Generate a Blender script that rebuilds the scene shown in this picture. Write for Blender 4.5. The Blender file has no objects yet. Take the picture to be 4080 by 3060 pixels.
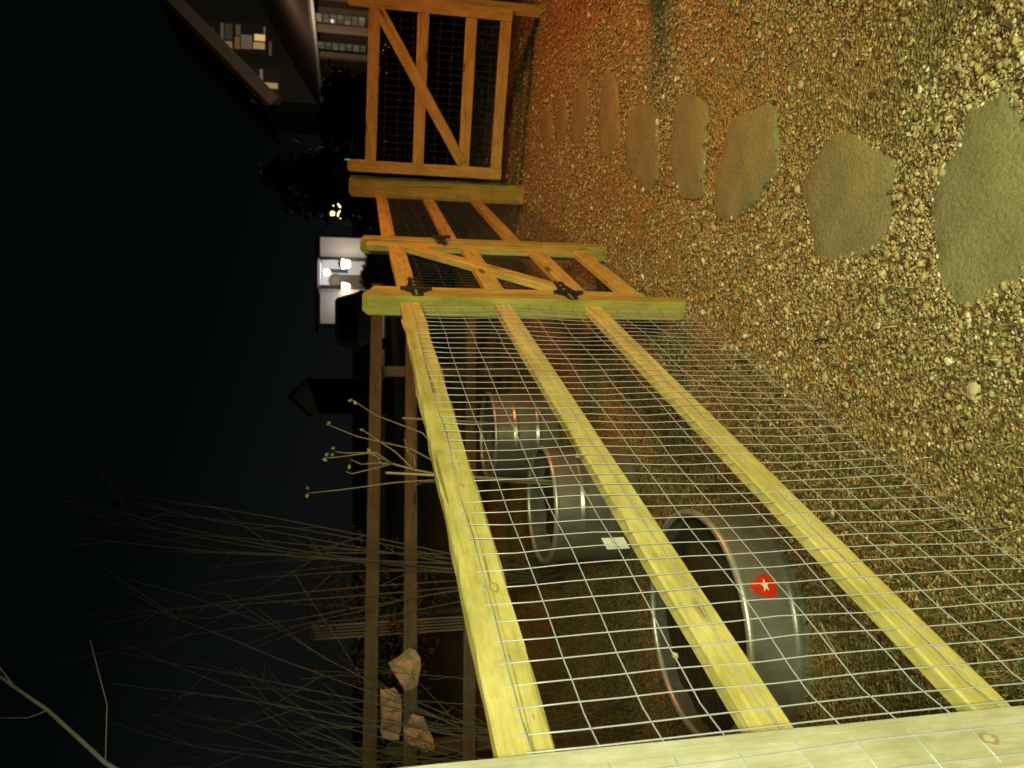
import bpy, math, random
import numpy as np
from mathutils import Vector, Matrix, noise as mnoise
R = math.radians
random.seed(7); rng = np.random.default_rng(7)
scene = bpy.context.scene
COL = scene.collection

# ------------------------------------------------------------------ camera
FPX = 3065.0; PITCH = R(12.1); CZ = 1.61          # phone held on its side: the photo is rolled by 90 degrees
cp, sp = math.cos(PITCH), math.sin(PITCH)
RIGHT = Vector((1, 0, 0)); FWD = Vector((0, cp, -sp)); DOWN = Vector((0, -sp, -cp))
EYE = Vector((0, 0, CZ))
cam_d = bpy.data.cameras.new('camera'); cam = bpy.data.objects.new('camera', cam_d); COL.objects.link(cam)
cam_d.sensor_fit = 'HORIZONTAL'; cam_d.sensor_width = 36.0; cam_d.lens = FPX / 4080 * 36
cam_d.clip_start = 0.02; cam_d.clip_end = 400
m = Matrix.Identity(4)
for i, v in enumerate((DOWN, RIGHT, -FWD)):
    for j in range(3): m[j][i] = v[j]
m.translation = EYE
cam.matrix_world = m
scene.camera = cam
cam_d.dof.use_dof = True; cam_d.dof.focus_distance = 1.9; cam_d.dof.aperture_fstop = 5.6

# ------------------------------------------------------------------ night sky, lamps, exposure
w = bpy.data.worlds.new("World"); scene.world = w; w.use_nodes = True
nt = w.node_tree; nt.nodes.clear()
out = nt.nodes.new('ShaderNodeOutputWorld'); bg = nt.nodes.new('ShaderNodeBackground')
tc = nt.nodes.new('ShaderNodeTexCoord'); sep = nt.nodes.new('ShaderNodeSeparateXYZ'); rmp = nt.nodes.new('ShaderNodeValToRGB')
nt.links.new(tc.outputs['Generated'], sep.inputs[0]); mad = nt.nodes.new('ShaderNodeMath'); mad.operation = 'MULTIPLY_ADD'; mad.inputs[1].default_value = 0.30       # faint town glow to the left
nt.links.new(sep.outputs['X'], mad.inputs[0]); nt.links.new(sep.outputs['Z'], mad.inputs[2]); nt.links.new(mad.outputs[0], rmp.inputs[0])
rmp.color_ramp.elements[0].position = 0.0; rmp.color_ramp.elements[0].color = (0.0036, 0.0046, 0.0043, 1)
rmp.color_ramp.elements[1].position = 0.20; rmp.color_ramp.elements[1].color = (0.0007, 0.0016, 0.0014, 1)
nt.links.new(rmp.outputs[0], bg.inputs[0]); bg.inputs[1].default_value = 1.0
nt.links.new(bg.outputs[0], out.inputs[0])
scene.view_settings.view_transform = 'Standard'; scene.view_settings.look = 'None'
scene.view_settings.exposure = 0.12; scene.view_settings.gamma = 1

def lamp(name, loc, power, color, radius):
    d = bpy.data.lights.new(name, 'POINT'); d.energy = power; d.color = color; d.shadow_soft_size = radius
    o = bpy.data.objects.new(name, d); COL.objects.link(o); o.location = loc
    return o
lamp('phone_flash', (-0.035, -0.02, 1.655), 34, (0.93, 0.98, 1.0), 0.012)
fl_ = lamp('flood_light', (0.9, -1.7, 2.5), 860, (1.0, 0.97, 0.37), 0.50)
fd = fl_.data; fd.type = 'SPOT'; fd = bpy.data.lights['flood_light']; fd.spot_size = R(66); fd.spot_blend = 1.0    # a wall flood aimed down at the path
fl_.rotation_euler = (Vector((0.02, 2.0, 0.35)) - Vector((0.9, -1.7, 2.5))).to_track_quat('-Z', 'Y').to_euler()
al = lamp('amber_porch_light', (3.6, 3.5, 2.8), 370, (1.0, 0.27, 0.055), 0.35)
al.data.type = 'SPOT'; ad = bpy.data.lights['amber_porch_light']; ad.spot_size = R(96); ad.spot_blend = 0.75       # shaded lamp: lights the path and the gates, not the yard beyond
al.rotation_euler = (Vector((1.35, 4.45, 0.35)) - Vector((3.6, 3.5, 2.8))).to_track_quat('-Z', 'Y').to_euler()
sun_d = bpy.data.lights.new('moon', 'SUN'); sun_d.energy = 0.006; sun_d.angle = R(0.5); sun_d.color = (0.75, 0.85, 1.0)
sun = bpy.data.objects.new('moon', sun_d); COL.objects.link(sun); sun.rotation_euler = (R(35), R(15), 0)

# ------------------------------------------------------------------ geometry of the place
AZ = R(22.36)                                        # heading of the fence line
FD = Vector((math.sin(AZ), math.cos(AZ), 0)); FN = Vector((-math.cos(AZ), math.sin(AZ), 0))
UP = Vector((0, 0, 1))
def F(s, l, z): return FD * s + FN * l + UP * z      # s along the fence, l to its far side
def gz(y): return 0.025 * min(max(y, -6), 12)
def ray(x, y):
    a = 1530 - y; b = x - 2040
    return RIGHT * a + FWD * FPX + DOWN * b
def at(x, y, Y): d = ray(x, y); return EYE + d * (Y / d.y)
def gnd(x, y, h=0.0):
    d = ray(x, y); t = (h - CZ) / (d.z - 0.025 * d.y); return EYE + d * t

# ------------------------------------------------------------------ helpers
class MB:
    def __init__(s): s.v = []; s.f = []
    def add(s, vs, fs):
        n = len(s.v); s.v += [tuple(q) for q in vs]; s.f += [tuple(i + n for i in f) for f in fs]
    def box(s, c, ax, ay, az_):                      # centre and three half axes
        c = Vector(c); ax = Vector(ax); ay = Vector(ay); az_ = Vector(az_)
        vs = [c + ax * i + ay * j + az_ * k for k in (-1, 1) for j in (-1, 1) for i in (-1, 1)]
        s.add(vs, [(0, 2, 3, 1), (4, 5, 7, 6), (0, 1, 5, 4), (2, 6, 7, 3), (0, 4, 6, 2), (1, 3, 7, 5)])
    def bx(s, x0, x1, y0, y1, z0, z1):
        s.box(((x0 + x1) / 2, (y0 + y1) / 2, (z0 + z1) / 2), ((x1 - x0) / 2, 0, 0), (0, (y1 - y0) / 2, 0), (0, 0, (z1 - z0) / 2))
    def tube(s, pts, rad, sides=5, cap=True):
        pts = [Vector(p) for p in pts]; n = len(pts)
        if not hasattr(rad, '__len__'): rad = [rad] * n
        rings = []; prev = None
        for i, p in enumerate(pts):
            t = (pts[min(i + 1, n - 1)] - pts[max(i - 1, 0)])
            t = t.normalized() if t.length > 1e-9 else Vector((0, 0, 1))
            if prev is None:
                a = t.cross(Vector((0.13, 0.31, 0.94)))
                if a.length < 1e-3: a = t.cross(Vector((1, 0, 0)))
                a.normalize()
            else:
                a = prev - t * prev.dot(t); a.normalize()
            prev = a; b = t.cross(a)
            rings.append([p + (a * math.cos(2 * math.pi * k / sides) + b * math.sin(2 * math.pi * k / sides)) * rad[i] for k in range(sides)])
        fs = []
        for i in range(n - 1):
            for k in range(sides):
                k2 = (k + 1) % sides
                fs.append((i * sides + k, i * sides + k2, (i + 1) * sides + k2, (i + 1) * sides + k))
        if cap: fs.append(tuple(range(sides - 1, -1, -1))); fs.append(tuple((n - 1) * sides + k for k in range(sides)))
        s.add([q for r in rings for q in r], fs)
    def lathe(s, prof, c=(0, 0, 0), n=48):
        c = Vector(c); vs = []; fs = []
        for r, z in prof:
            for k in range(n): vs.append(c + Vector((r * math.cos(2 * math.pi * k / n), r * math.sin(2 * math.pi * k / n), z)))
        for i in range(len(prof) - 1):
            for k in range(n):
                k2 = (k + 1) % n; fs.append((i * n + k, i * n + k2, (i + 1) * n + k2, (i + 1) * n + k))
        s.add(vs, fs)
    def prism(s, poly, off):                         # polygon of points, thickened by off
        n = len(poly); off = Vector(off)
        s.add([Vector(p) for p in poly] + [Vector(p) + off for p in poly],
              [tuple(range(n))[::-1], tuple(range(n, 2 * n))] + [(i, (i + 1) % n, n + (i + 1) % n, n + i) for i in range(n)])
    def build(s, name, mat, parent=None, smooth=False, bevel=0):
        me = bpy.data.meshes.new(name); me.from_pydata(s.v, [], s.f); me.update()
        return link(name, me, mat, parent, smooth, bevel)
def link(name, me, mat, parent=None, smooth=False, bevel=0):
    o = bpy.data.objects.new(name, me); COL.objects.link(o)
    if mat: me.materials.append(mat)
    if smooth:
        for p in me.polygons: p.use_smooth = True
    if bevel:
        b = o.modifiers.new('bevel', 'BEVEL'); b.width = bevel; b.segments = 2; b.limit_method = 'ANGLE'
    if parent: setpar(o, parent)
    return o
def world_loc(o):
    p = Vector(o.location)
    while o.parent is not None: o = o.parent
    return p
def setpar(o, p):
    o.parent = p; o.matrix_parent_inverse = p.get('_mw_inv') and Matrix(p['_mw_inv']) or Matrix.Identity(4)
def tag(o, label=None, cat=None, group=None, kind=None):
    if label: o['label'] = label
    if cat: o['category'] = cat
    if group: o['group'] = group
    if kind: o['kind'] = kind
    return o
def thing(name, label, cat, loc, group=None):
    o = bpy.data.objects.new(name, None); COL.objects.link(o); o.location = loc; o.empty_display_size = 0.1
    tag(o, label, cat, group); INV[o.name] = Matrix.Translation(-Vector(loc)); return o
INV = {}
def setpar(o, p):
    o.parent = p; o.matrix_parent_inverse = INV[p.name] if p.name in INV else Matrix.Identity(4)
    if p.name not in INV and p.name in PLK: o.matrix_parent_inverse = PLK[p.name].inverted()
PLK = {}

# ------------------------------------------------------------------ materials
def mat(name, color=(0.5, 0.5, 0.5), rough=0.7, metal=0.0, emit=None, estr=0.0, spec=0.5):
    m = bpy.data.materials.new(name); m.use_nodes = True
    b = m.node_tree.nodes['Principled BSDF']
    b.inputs['Base Color'].default_value = (*color, 1); b.inputs['Roughness'].default_value = rough; b.inputs['Metallic'].default_value = metal
    b.inputs['Specular IOR Level'].default_value = spec
    if emit: b.inputs['Emission Color'].default_value = (*emit, 1); b.inputs['Emission Strength'].default_value = estr
    return m
def N(m, t, **kw):
    n = m.node_tree.nodes.new(t)
    for k, v in kw.items():
        if k in n.inputs: n.inputs[k].default_value = v
        else: setattr(n, k, v)
    return n
def L(m, a, b): m.node_tree.links.new(a, b)
def ramp(m, stops):
    r = N(m, 'ShaderNodeValToRGB'); e = r.color_ramp.elements
    while len(e) < len(stops): e.new(0.5)
    for i, (p, c) in enumerate(stops): e[i].position = p; e[i].color = (*c, 1)
    return r
def mottled(name, c1, c2, scale=8, rough=0.85, metal=0.0, bump=0.3, bscale=None, coord='Object', stretch=(1, 1, 1), spec=0.4, bdist=0.01):
    m = mat(name, c1, rough, metal, spec=spec); b = m.node_tree.nodes['Principled BSDF']
    tcn = N(m, 'ShaderNodeTexCoord'); mp = N(m, 'ShaderNodeMapping'); mp.inputs['Scale'].default_value = stretch
    L(m, tcn.outputs[coord], mp.inputs[0])
    n1 = N(m, 'ShaderNodeTexNoise', Scale=scale, Detail=8.0, Roughness=0.62); L(m, mp.outputs[0], n1.inputs['Vector'])
    r = ramp(m, [(0.32, c1), (0.68, c2)]); L(m, n1.outputs['Fac'], r.inputs[0]); L(m, r.outputs[0], b.inputs['Base Color'])
    n2 = N(m, 'ShaderNodeTexNoise', Scale=bscale or scale * 5, Detail=6.0); L(m, mp.outputs[0], n2.inputs['Vector'])
    bp = N(m, 'ShaderNodeBump', Strength=bump, Distance=bdist); L(m, n2.outputs['Fac'], bp.inputs['Height']); L(m, bp.outputs[0], b.inputs['Normal'])
    return m
def wood(name, c_light, c_mid, c_dark, rough=0.75):
    m = mat(name, c_mid, rough, spec=0.25); b = m.node_tree.nodes['Principled BSDF']
    tcn = N(m, 'ShaderNodeTexCoord'); oi = N(m, 'ShaderNodeObjectInfo')
    off = N(m, 'ShaderNodeMath', operation='MULTIPLY'); off.inputs[1].default_value = 37.0; L(m, oi.outputs['Random'], off.inputs[0])
    va = N(m, 'ShaderNodeVectorMath', operation='ADD'); L(m, tcn.outputs['Object'], va.inputs[0]); L(m, off.outputs[0], va.inputs[1])
    mp = N(m, 'ShaderNodeMapping'); mp.inputs['Scale'].default_value = (1.6, 26, 26); L(m, va.outputs[0], mp.inputs[0])
    g = N(m, 'ShaderNodeTexNoise', Scale=2.2, Detail=9.0, Roughness=0.68, Distortion=0.9); L(m, mp.outputs[0], g.inputs['Vector'])
    r = ramp(m, [(0.28, c_dark), (0.5, c_mid), (0.74, c_light)]); L(m, g.outputs['Fac'], r.inputs[0])
    # blotches of green treatment and dirt
    mp2 = N(m, 'ShaderNodeMapping'); mp2.inputs['Scale'].default_value = (3, 7, 7); L(m, va.outputs[0], mp2.inputs[0])
    n2 = N(m, 'ShaderNodeTexNoise', Scale=2.0, Detail=7.0, Roughness=0.7); L(m, mp2.outputs[0], n2.inputs['Vector'])
    r2 = ramp(m, [(0.38, (0.60, 0.63, 0.46)), (0.62, (1, 1, 1))]); L(m, n2.outputs['Fac'], r2.inputs[0])
    mx = N(m, 'ShaderNodeMix', data_type='RGBA', blend_type='MULTIPLY'); mx.inputs['Factor'].default_value = 0.75
    L(m, r.outputs[0], mx.inputs[6]); L(m, r2.outputs[0], mx.inputs[7])
    # knots
    mp3 = N(m, 'ShaderNodeMapping'); mp3.inputs['Scale'].default_value = (2.4, 8, 8); L(m, va.outputs[0], mp3.inputs[0])
    vo = N(m, 'ShaderNodeTexVoronoi', Scale=1.0); L(m, mp3.outputs[0], vo.inputs['Vector'])
    r3 = ramp(m, [(0.09, (0.26, 0.15, 0.06)), (0.15, (1, 1, 1))]); L(m, vo.outputs['Distance'], r3.inputs[0])
    mx2 = N(m, 'ShaderNodeMix', data_type='RGBA', blend_type='MULTIPLY'); mx2.inputs['Factor'].default_value = 0.8
    L(m, mx.outputs[2], mx2.inputs[6]); L(m, r3.outputs[0], mx2.inputs[7])
    # fine dark drying cracks along the grain
    mp4 = N(m, 'ShaderNodeMapping'); mp4.inputs['Scale'].default_value = (0.9, 30, 30); L(m, va.outputs[0], mp4.inputs[0])
    vc = N(m, 'ShaderNodeTexNoise', Scale=1.3, Detail=2.0, Distortion=0.4); L(m, mp4.outputs[0], vc.inputs['Vector'])
    r4 = ramp(m, [(0.29, (0.30, 0.22, 0.11)), (0.335, (1, 1, 1))]); L(m, vc.outputs['Fac'], r4.inputs[0])
    mx3 = N(m, 'ShaderNodeMix', data_type='RGBA', blend_type='MULTIPLY'); mx3.inputs['Factor'].default_value = 0.7
    L(m, mx2.outputs[2], mx3.inputs[6]); L(m, r4.outputs[0], mx3.inputs[7])
    L(m, mx3.outputs[2], b.inputs['Base Color'])
    bp = N(m, 'ShaderNodeBump', Strength=0.45, Distance=0.004); L(m, g.outputs['Fac'], bp.inputs['Height']); L(m, bp.outputs[0], b.inputs['Normal'])
    return m
def attr_mat(name, rough=0.85, spec=0.3, bump=0.0, scale=120.0):
    m = mat(name, rough=rough, spec=spec); b = m.node_tree.nodes['Principled BSDF']
    a = N(m, 'ShaderNodeAttribute', attribute_name='tint')
    tcn = N(m, 'ShaderNodeTexCoord'); n = N(m, 'ShaderNodeTexNoise', Scale=scale, Detail=4.0); L(m, tcn.outputs['Object'], n.inputs['Vector'])
    r = ramp(m, [(0.3, (0.62, 0.6, 0.55)), (0.7, (1.15, 1.15, 1.15))]); L(m, n.outputs['Fac'], r.inputs[0])
    mx = N(m, 'ShaderNodeMix', data_type='RGBA', blend_type='MULTIPLY'); mx.inputs['Factor'].default_value = 1.0
    L(m, a.outputs['Color'], mx.inputs[6]); L(m, r.outputs[0], mx.inputs[7]); L(m, mx.outputs[2], b.inputs['Base Color'])
    return m

M = {}
M['rail'] = wood('treated_rail_wood', (0.72, 0.66, 0.33), (0.64, 0.565, 0.21), (0.43, 0.35, 0.12))
M['post'] = wood('treated_post_wood', (0.49, 0.46, 0.15), (0.41, 0.38, 0.11), (0.27, 0.25, 0.065))
M['pale'] = wood('pale_pine', (0.60, 0.59, 0.53), (0.55, 0.535, 0.44), (0.45, 0.42, 0.28))
M['gatewood'] = wood('gate_pine', (0.64, 0.54, 0.22), (0.55, 0.45, 0.16), (0.40, 0.29, 0.09))
M['oldwood'] = wood('weathered_wood', (0.19, 0.17, 0.14), (0.145, 0.125, 0.10), (0.09, 0.075, 0.055))
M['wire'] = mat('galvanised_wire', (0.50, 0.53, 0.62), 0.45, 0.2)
M['dullwire'] = mat('dark_wire', (0.13, 0.13, 0.14), 0.6, 0.1)  # darker copy of the wire for the farther bay and gates
M['iron'] = mottled('black_iron', (0.012, 0.012, 0.013), (0.02, 0.019, 0.02), 60, 0.5, 0.0, 0.15)
M['screw'] = mat('screw_heads', (0.6, 0.55, 0.35), 0.4, 0.6)
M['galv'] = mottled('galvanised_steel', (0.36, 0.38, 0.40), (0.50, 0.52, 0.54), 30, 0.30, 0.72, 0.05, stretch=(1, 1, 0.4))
M['rimzinc'] = mottled('rolled_rim', (0.48, 0.51, 0.55), (0.60, 0.63, 0.66), 30, 0.38, 0.6, 0.05)
M['stake'] = mottled('weathered_stake', (0.40, 0.38, 0.28), (0.50, 0.47, 0.36), 20)
M['dimzinc'] = mottled('darkened_zinc', (0.07, 0.075, 0.075), (0.14, 0.145, 0.14), 25, 0.75, 0.2)  # inner tub wall, darkened in colour to hold back the amber reflection
M['soil'] = mottled('potting_soil', (0.018, 0.014, 0.008), (0.06, 0.045, 0.022), 40, 0.95, 0, 0.9, 90)
M['flag'] = None
M['paperwhite'] = mat('white_paper', (0.58, 0.58, 0.60), 0.7)
M['bark'] = mottled('bare_bark', (0.075, 0.085, 0.075), (0.125, 0.135, 0.115), 30, 0.85)
M['evergreen'] = mottled('evergreen_leaves', (0.010, 0.018, 0.009), (0.022, 0.034, 0.016), 3, 0.8)
M['brownleaf'] = mottled('russet_leaves', (0.13, 0.08, 0.055), (0.22, 0.14, 0.10), 4, 0.85)
M['kraft'] = mottled('brown_kraft_paper', (0.56, 0.40, 0.29), (0.72, 0.53, 0.39), 14, 0.8, 0, 0.4, 40)

# ------------------------------------------------------------------ ground
def ground_sheet():
    xs = np.concatenate([np.linspace(-120, -6, 14), np.linspace(-5, 6, 89), np.linspace(7, 120, 14)])
    ys = np.concatenate([np.linspace(-20, -1, 6), np.linspace(-0.5, 12, 110), np.linspace(13, 200, 18)])
    vs = []; fs = []
    for y in ys:
        for x in xs:
            z = gz(y)
            if -5 <= x <= 6 and -0.5 <= y <= 12:
                z += 0.016 * mnoise.noise((x * 1.6, y * 1.6, 0)) + 0.006 * mnoise.noise((x * 6, y * 6, 3)) - 0.004
            vs.append((x, y, z))
    nx = len(xs)
    for j in range(len(ys) - 1):
        for i in range(nx - 1): fs.append((j * nx + i, j * nx + i + 1, (j + 1) * nx + i + 1, (j + 1) * nx + i))
    b = MB(); b.v = vs; b.f = fs
    m = mat('soil_and_moss', (0.08, 0.06, 0.03), 0.95, spec=0.2); p = m.node_tree.nodes['Principled BSDF']
    tcn = N(m, 'ShaderNodeTexCoord')
    n1 = N(m, 'ShaderNodeTexNoise', Scale=1.7, Detail=6.0, Roughness=0.6); L(m, tcn.outputs['Object'], n1.inputs['Vector'])
    r1 = ramp(m, [(0.36, (0.33, 0.255, 0.14)), (0.52, (0.36, 0.30, 0.155)), (0.68, (0.25, 0.265, 0.13))]); L(m, n1.outputs['Fac'], r1.inputs[0])
    v = N(m, 'ShaderNodeTexVoronoi', Scale=95.0); L(m, tcn.outputs['Object'], v.inputs['Vector'])
    sepc = N(m, 'ShaderNodeSeparateColor'); L(m, v.outputs['Color'], sepc.inputs[0])
    r2 = ramp(m, [(0.0, (0.45, 0.4, 0.35)), (0.55, (0.95, 0.9, 0.8)), (0.93, (1.7, 1.6, 1.4))]); L(m, sepc.outputs[0], r2.inputs[0])
    mx = N(m, 'ShaderNodeMix', data_type='RGBA', blend_type='MULTIPLY'); mx.inputs['Factor'].default_value = 0.9
    L(m, r1.outputs[0], mx.inputs[6]); L(m, r2.outputs[0], mx.inputs[7]); L(m, mx.outputs[2], p.inputs['Base Color'])
    n3 = N(m, 'ShaderNodeTexNoise', Scale=60.0, Detail=8.0, Roughness=0.7); L(m, tcn.outputs['Object'], n3.inputs['Vector'])
    ad = N(m, 'ShaderNodeMath', operation='ADD'); L(m, n3.outputs['Fac'], ad.inputs[0]); L(m, v.outputs['Distance'], ad.inputs[1])
    bp = N(m, 'ShaderNodeBump', Strength=0.8, Distance=0.02); L(m, ad.outputs[0], bp.inputs['Height']); L(m, bp.outputs[0], p.inputs['Normal'])
    o = b.build('ground', m, smooth=True); tag(o, kind='structure'); return o
ground_sheet()

# ------------------------------------------------------------------ stepping stones (flat flagstones with their own outline and thickness)
def flagstone_mat():
    m = mottled('flagstone', (0.175, 0.178, 0.10), (0.265, 0.258, 0.14), 5, 0.9, 0, 0.8, 70, bdist=0.006)
    b = m.node_tree.nodes['Principled BSDF']; base = b.inputs['Base Color'].links[0].from_socket
    tcn = N(m, 'ShaderNodeTexCoord'); oi = N(m, 'ShaderNodeObjectInfo')
    va = N(m, 'ShaderNodeVectorMath', operation='ADD'); L(m, tcn.outputs['Object'], va.inputs[0]); L(m, oi.outputs['Location'], va.inputs[1])
    n1 = N(m, 'ShaderNodeTexNoise', Scale=2.6, Detail=5.0, Roughness=0.6, Distortion=0.6); L(m, va.outputs[0], n1.inputs['Vector'])
    r1 = ramp(m, [(0.30, (0.90, 0.92, 1.08)), (0.50, (1, 1, 1)), (0.72, (1.14, 1.06, 0.82))]); L(m, n1.outputs['Fac'], r1.inputs[0])
    n2 = N(m, 'ShaderNodeTexNoise', Scale=150.0, Detail=6.0, Roughness=0.75); L(m, va.outputs[0], n2.inputs['Vector'])
    r2 = ramp(m, [(0.30, (0.55, 0.55, 0.55)), (0.5, (1, 1, 1)), (0.72, (1.35, 1.33, 1.25))]); L(m, n2.outputs['Fac'], r2.inputs[0])
    prev = base
    for r_ in (r1, r2):
        mx = N(m, 'ShaderNodeMix', data_type='RGBA', blend_type='MULTIPLY'); mx.inputs['Factor'].default_value = 1.0
        L(m, prev, mx.inputs[6]); L(m, r_.outputs[0], mx.inputs[7]); prev = mx.outputs[2]
    L(m, prev, b.inputs['Base Color']); return m
fm = flagstone_mat()
def z2(pts, ox, oy, k): return [(ox + k * x, oy + k * y) for x, y in pts]
k = 2080 / 2212
STONES = [
 ('largest flagstone, nearest the camera and cut by the frame', [(3947, 369), (3993, 341), (4035, 380), (4080, 480), (4150, 560), (4190, 760), (4160, 960), (4080, 1088), (4039, 1125), (3929, 1199), (3827, 1236), (3781, 1217), (3717, 1107), (3698, 922), (3689, 775), (3744, 664), (3818, 535), (3836, 424)]),
 ('broad rounded flagstone with a bulging lower edge, second from the camera', z2([(1400,555),(1470,560),(1530,620),(1620,650),(1665,710),(1640,800),(1655,900),(1640,980),(1590,1050),(1520,1085),(1420,1110),(1310,1100),(1290,1000),(1290,940),(1255,850),(1250,790),(1300,700),(1350,620)], 2000, 0, k)),
 ('long slanting boomerang shaped flagstone, third from the camera', z2([(1050,460),(1130,430),(1150,480),(1145,600),(1155,690),(1140,750),(1080,800),(1060,860),(990,920),(940,950),(895,920),(885,850),(890,760),(920,660),(940,560),(960,500)], 2000, 0, k)),
 ('long narrow flagstone with a ragged left end, fourth from the camera', z2([(740,400),(800,395),(850,430),(860,520),(845,600),(850,680),(830,760),(850,830),(790,850),(745,840),(720,760),(695,680),(710,560),(720,460)], 2000, 0, k)),
 ('stubby squarish flagstone in the middle of the path', z2([(560,440),(620,435),(655,480),(650,580),(660,660),(650,740),(640,800),(590,815),(560,760),(520,700),(510,600),(520,510)], 2000, 0, k)),
 ('slim pointed flagstone just beyond the stubby one', z2([(420,300),(460,310),(485,400),(480,500),(490,560),(470,640),(420,680),(400,620),(400,500),(410,400)], 2000, 0, k)),
 ('thin bent flagstone, third before the far gate', z2([(340,300),(362,360),(358,460),(350,540),(312,600),(284,620),(290,500),(305,400)], 2000, 0, k)),
 ('thin sliver of flagstone, second before the far gate', z2([(255,380),(274,480),(262,560),(244,640),(218,600),(222,500)], 2000, 0, k)),
 ('farthest reddish flagstone, right in front of the far gate', z2([(188,430),(206,520),(200,600),(180,650),(160,590),(160,480)], 2000, 0, k)),
]
STONE_XY = []
def chaikin(p, it=2):
    for _ in range(it):
        q = []
        for i in range(len(p)):
            a = p[i]; b = p[(i + 1) % len(p)]
            q += [a * 0.75 + b * 0.25, a * 0.25 + b * 0.75]
        p = q
    return p
def build_stones():
    for i, (lab, px) in enumerate(STONES):
        p = [gnd(x, y, 0.014) for x, y in px]; c = sum(p, Vector()) / len(p)
        STONE_XY.append(np.array([(q.x, q.y) for q in p]))
        p = chaikin(p, 3); n = len(p)
        p = [c + (q - c) * (1 + 0.03 * mnoise.noise((q.x * 13, q.y * 13, i)) + 0.02 * mnoise.noise((q.x * 40, q.y * 40, i))) for q in p]
        v = []; f = []
        rings = [(1.0, -0.05), (1.0, -0.002), (0.992, 0.002), (0.97, 0.004), (0.7, 0.006), (0.4, 0.0065)]
        for s_, dz in rings:
            for q in p:
                r = c + (q - c) * s_
                zz = gz(r.y) + dz + (0.004 * mnoise.noise((r.x * 9, r.y * 9, 7 + i)) if s_ < 0.99 else 0)
                v.append((r.x - c.x, r.y - c.y, zz - gz(c.y)))
        for a in range(len(rings) - 1):
            for q in range(n): f.append((a * n + q, a * n + (q + 1) % n, (a + 1) * n + (q + 1) % n, (a + 1) * n + q))
        f.append(tuple((len(rings) - 1) * n + q for q in range(n)))
        b = MB(); b.v = v; b.f = f
        o = b.build('stepping_stone', fm, smooth=True); o.location = (c.x, c.y, gz(c.y))
        tag(o, lab, 'stepping stone', 'stepping stones in the gravel path')
build_stones()

# ------------------------------------------------------------------ gravel, grass, leaf litter (nobody could count them)
def in_poly(P, poly):
    inside = np.zeros(len(P), bool); x, y = P[:, 0], P[:, 1]; n = len(poly)
    for i in range(n):
        x1, y1 = poly[i]; x2, y2 = poly[(i + 1) % n]
        c = ((y1 > y) != (y2 > y)) & (x < (x2 - x1) * (y - y1) / (y2 - y1 + 1e-12) + x1)
        inside ^= c
    return inside
def vnoise(P, sc, seed=0): return np.array([mnoise.noise((a * sc, b * sc, seed)) for a, b in P])
def scatter(n, ymin, ymax, side):                     # more of them near, where the photo shows each one
    u = rng.random(n); y = ymin * (ymax / ymin) ** u
    x = (rng.random(n) * 2 - 1) * (0.58 * y + 0.25)
    P = np.stack([x, y], 1)
    lat = P @ np.array([FN.x, FN.y])
    return P[(lat < 1.6) if side == 'path' else (lat > 0.98)]
def mesh_np(name, V, Fc, tint, material, smooth=False):
    me = bpy.data.meshes.new(name); nf, k = Fc.shape
    me.vertices.add(len(V)); me.vertices.foreach_set('co', V.astype(np.float32).ravel())
    me.loops.add(nf * k); me.loops.foreach_set('vertex_index', Fc.astype(np.int32).ravel())
    me.polygons.add(nf); me.polygons.foreach_set('loop_start', np.arange(0, nf * k, k, dtype=np.int32))
    me.update(calc_edges=True)
    ca = me.attributes.new('tint', 'FLOAT_COLOR', 'POINT')
    ca.data.foreach_set('color', np.concatenate([tint, np.ones((len(tint), 1))], 1).astype(np.float32).ravel())
    if smooth: me.polygons.foreach_set('use_smooth', np.ones(nf, bool))
    return link(name, me, material)
t_ = (1 + 5 ** 0.5) / 2
ICO = np.array([(-1, t_, 0), (1, t_, 0), (-1, -t_, 0), (1, -t_, 0), (0, -1, t_), (0, 1, t_), (0, -1, -t_), (0, 1, -t_), (t_, 0, -1), (t_, 0, 1), (-t_, 0, -1), (-t_, 0, 1)]) / math.sqrt(1 + t_ * t_)
ICF = np.array([(0, 11, 5), (0, 5, 1), (0, 1, 7), (0, 7, 10), (0, 10, 11), (1, 5, 9), (5, 11, 4), (11, 10, 2), (10, 7, 6), (7, 1, 8), (3, 9, 4), (3, 4, 2), (3, 2, 6), (3, 6, 8), (3, 8, 9), (4, 9, 5), (2, 4, 11), (6, 2, 10), (8, 6, 7), (9, 8, 1)])
def pebbles(name, P, size, tint, material):
    n = len(P)
    r = size[:, None] * (0.72 + 0.5 * rng.random((n, 3))); r[:, 2] *= 0.42
    jit = 1 + 0.22 * rng.standard_normal((n, 12, 1)).clip(-1.5, 1.5)
    V = ICO[None] * jit * r[:, None, :]
    a = rng.random(n) * 2 * math.pi; ca, sa = np.cos(a), np.sin(a)
    tx = 0.35 * rng.standard_normal(n)
    X = V[..., 0] * ca[:, None] - V[..., 1] * sa[:, None]; Y = V[..., 0] * sa[:, None] + V[..., 1] * ca[:, None]
    Z = V[..., 2] + X * np.tan(tx.clip(-.7, .7))[:, None] * 0.5
    gzv = 0.025 * np.clip(P[:, 1], -6, 12)
    und = 0.016 * vnoise(P * 1.0, 1.6, 0)
    V = np.stack([X + P[:, 0:1], Y + P[:, 1:2], Z + (gzv + und + size * (0.18 + 0.2 * rng.random(n)))[:, None]], -1)
    Fc = (ICF[None] + (np.arange(n) * 12)[:, None, None]).reshape(-1, 3)
    mesh_np(name, V.reshape(-1, 3), Fc, np.repeat(tint, 12, 0), material)
    return bpy.data.objects[name]
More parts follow.
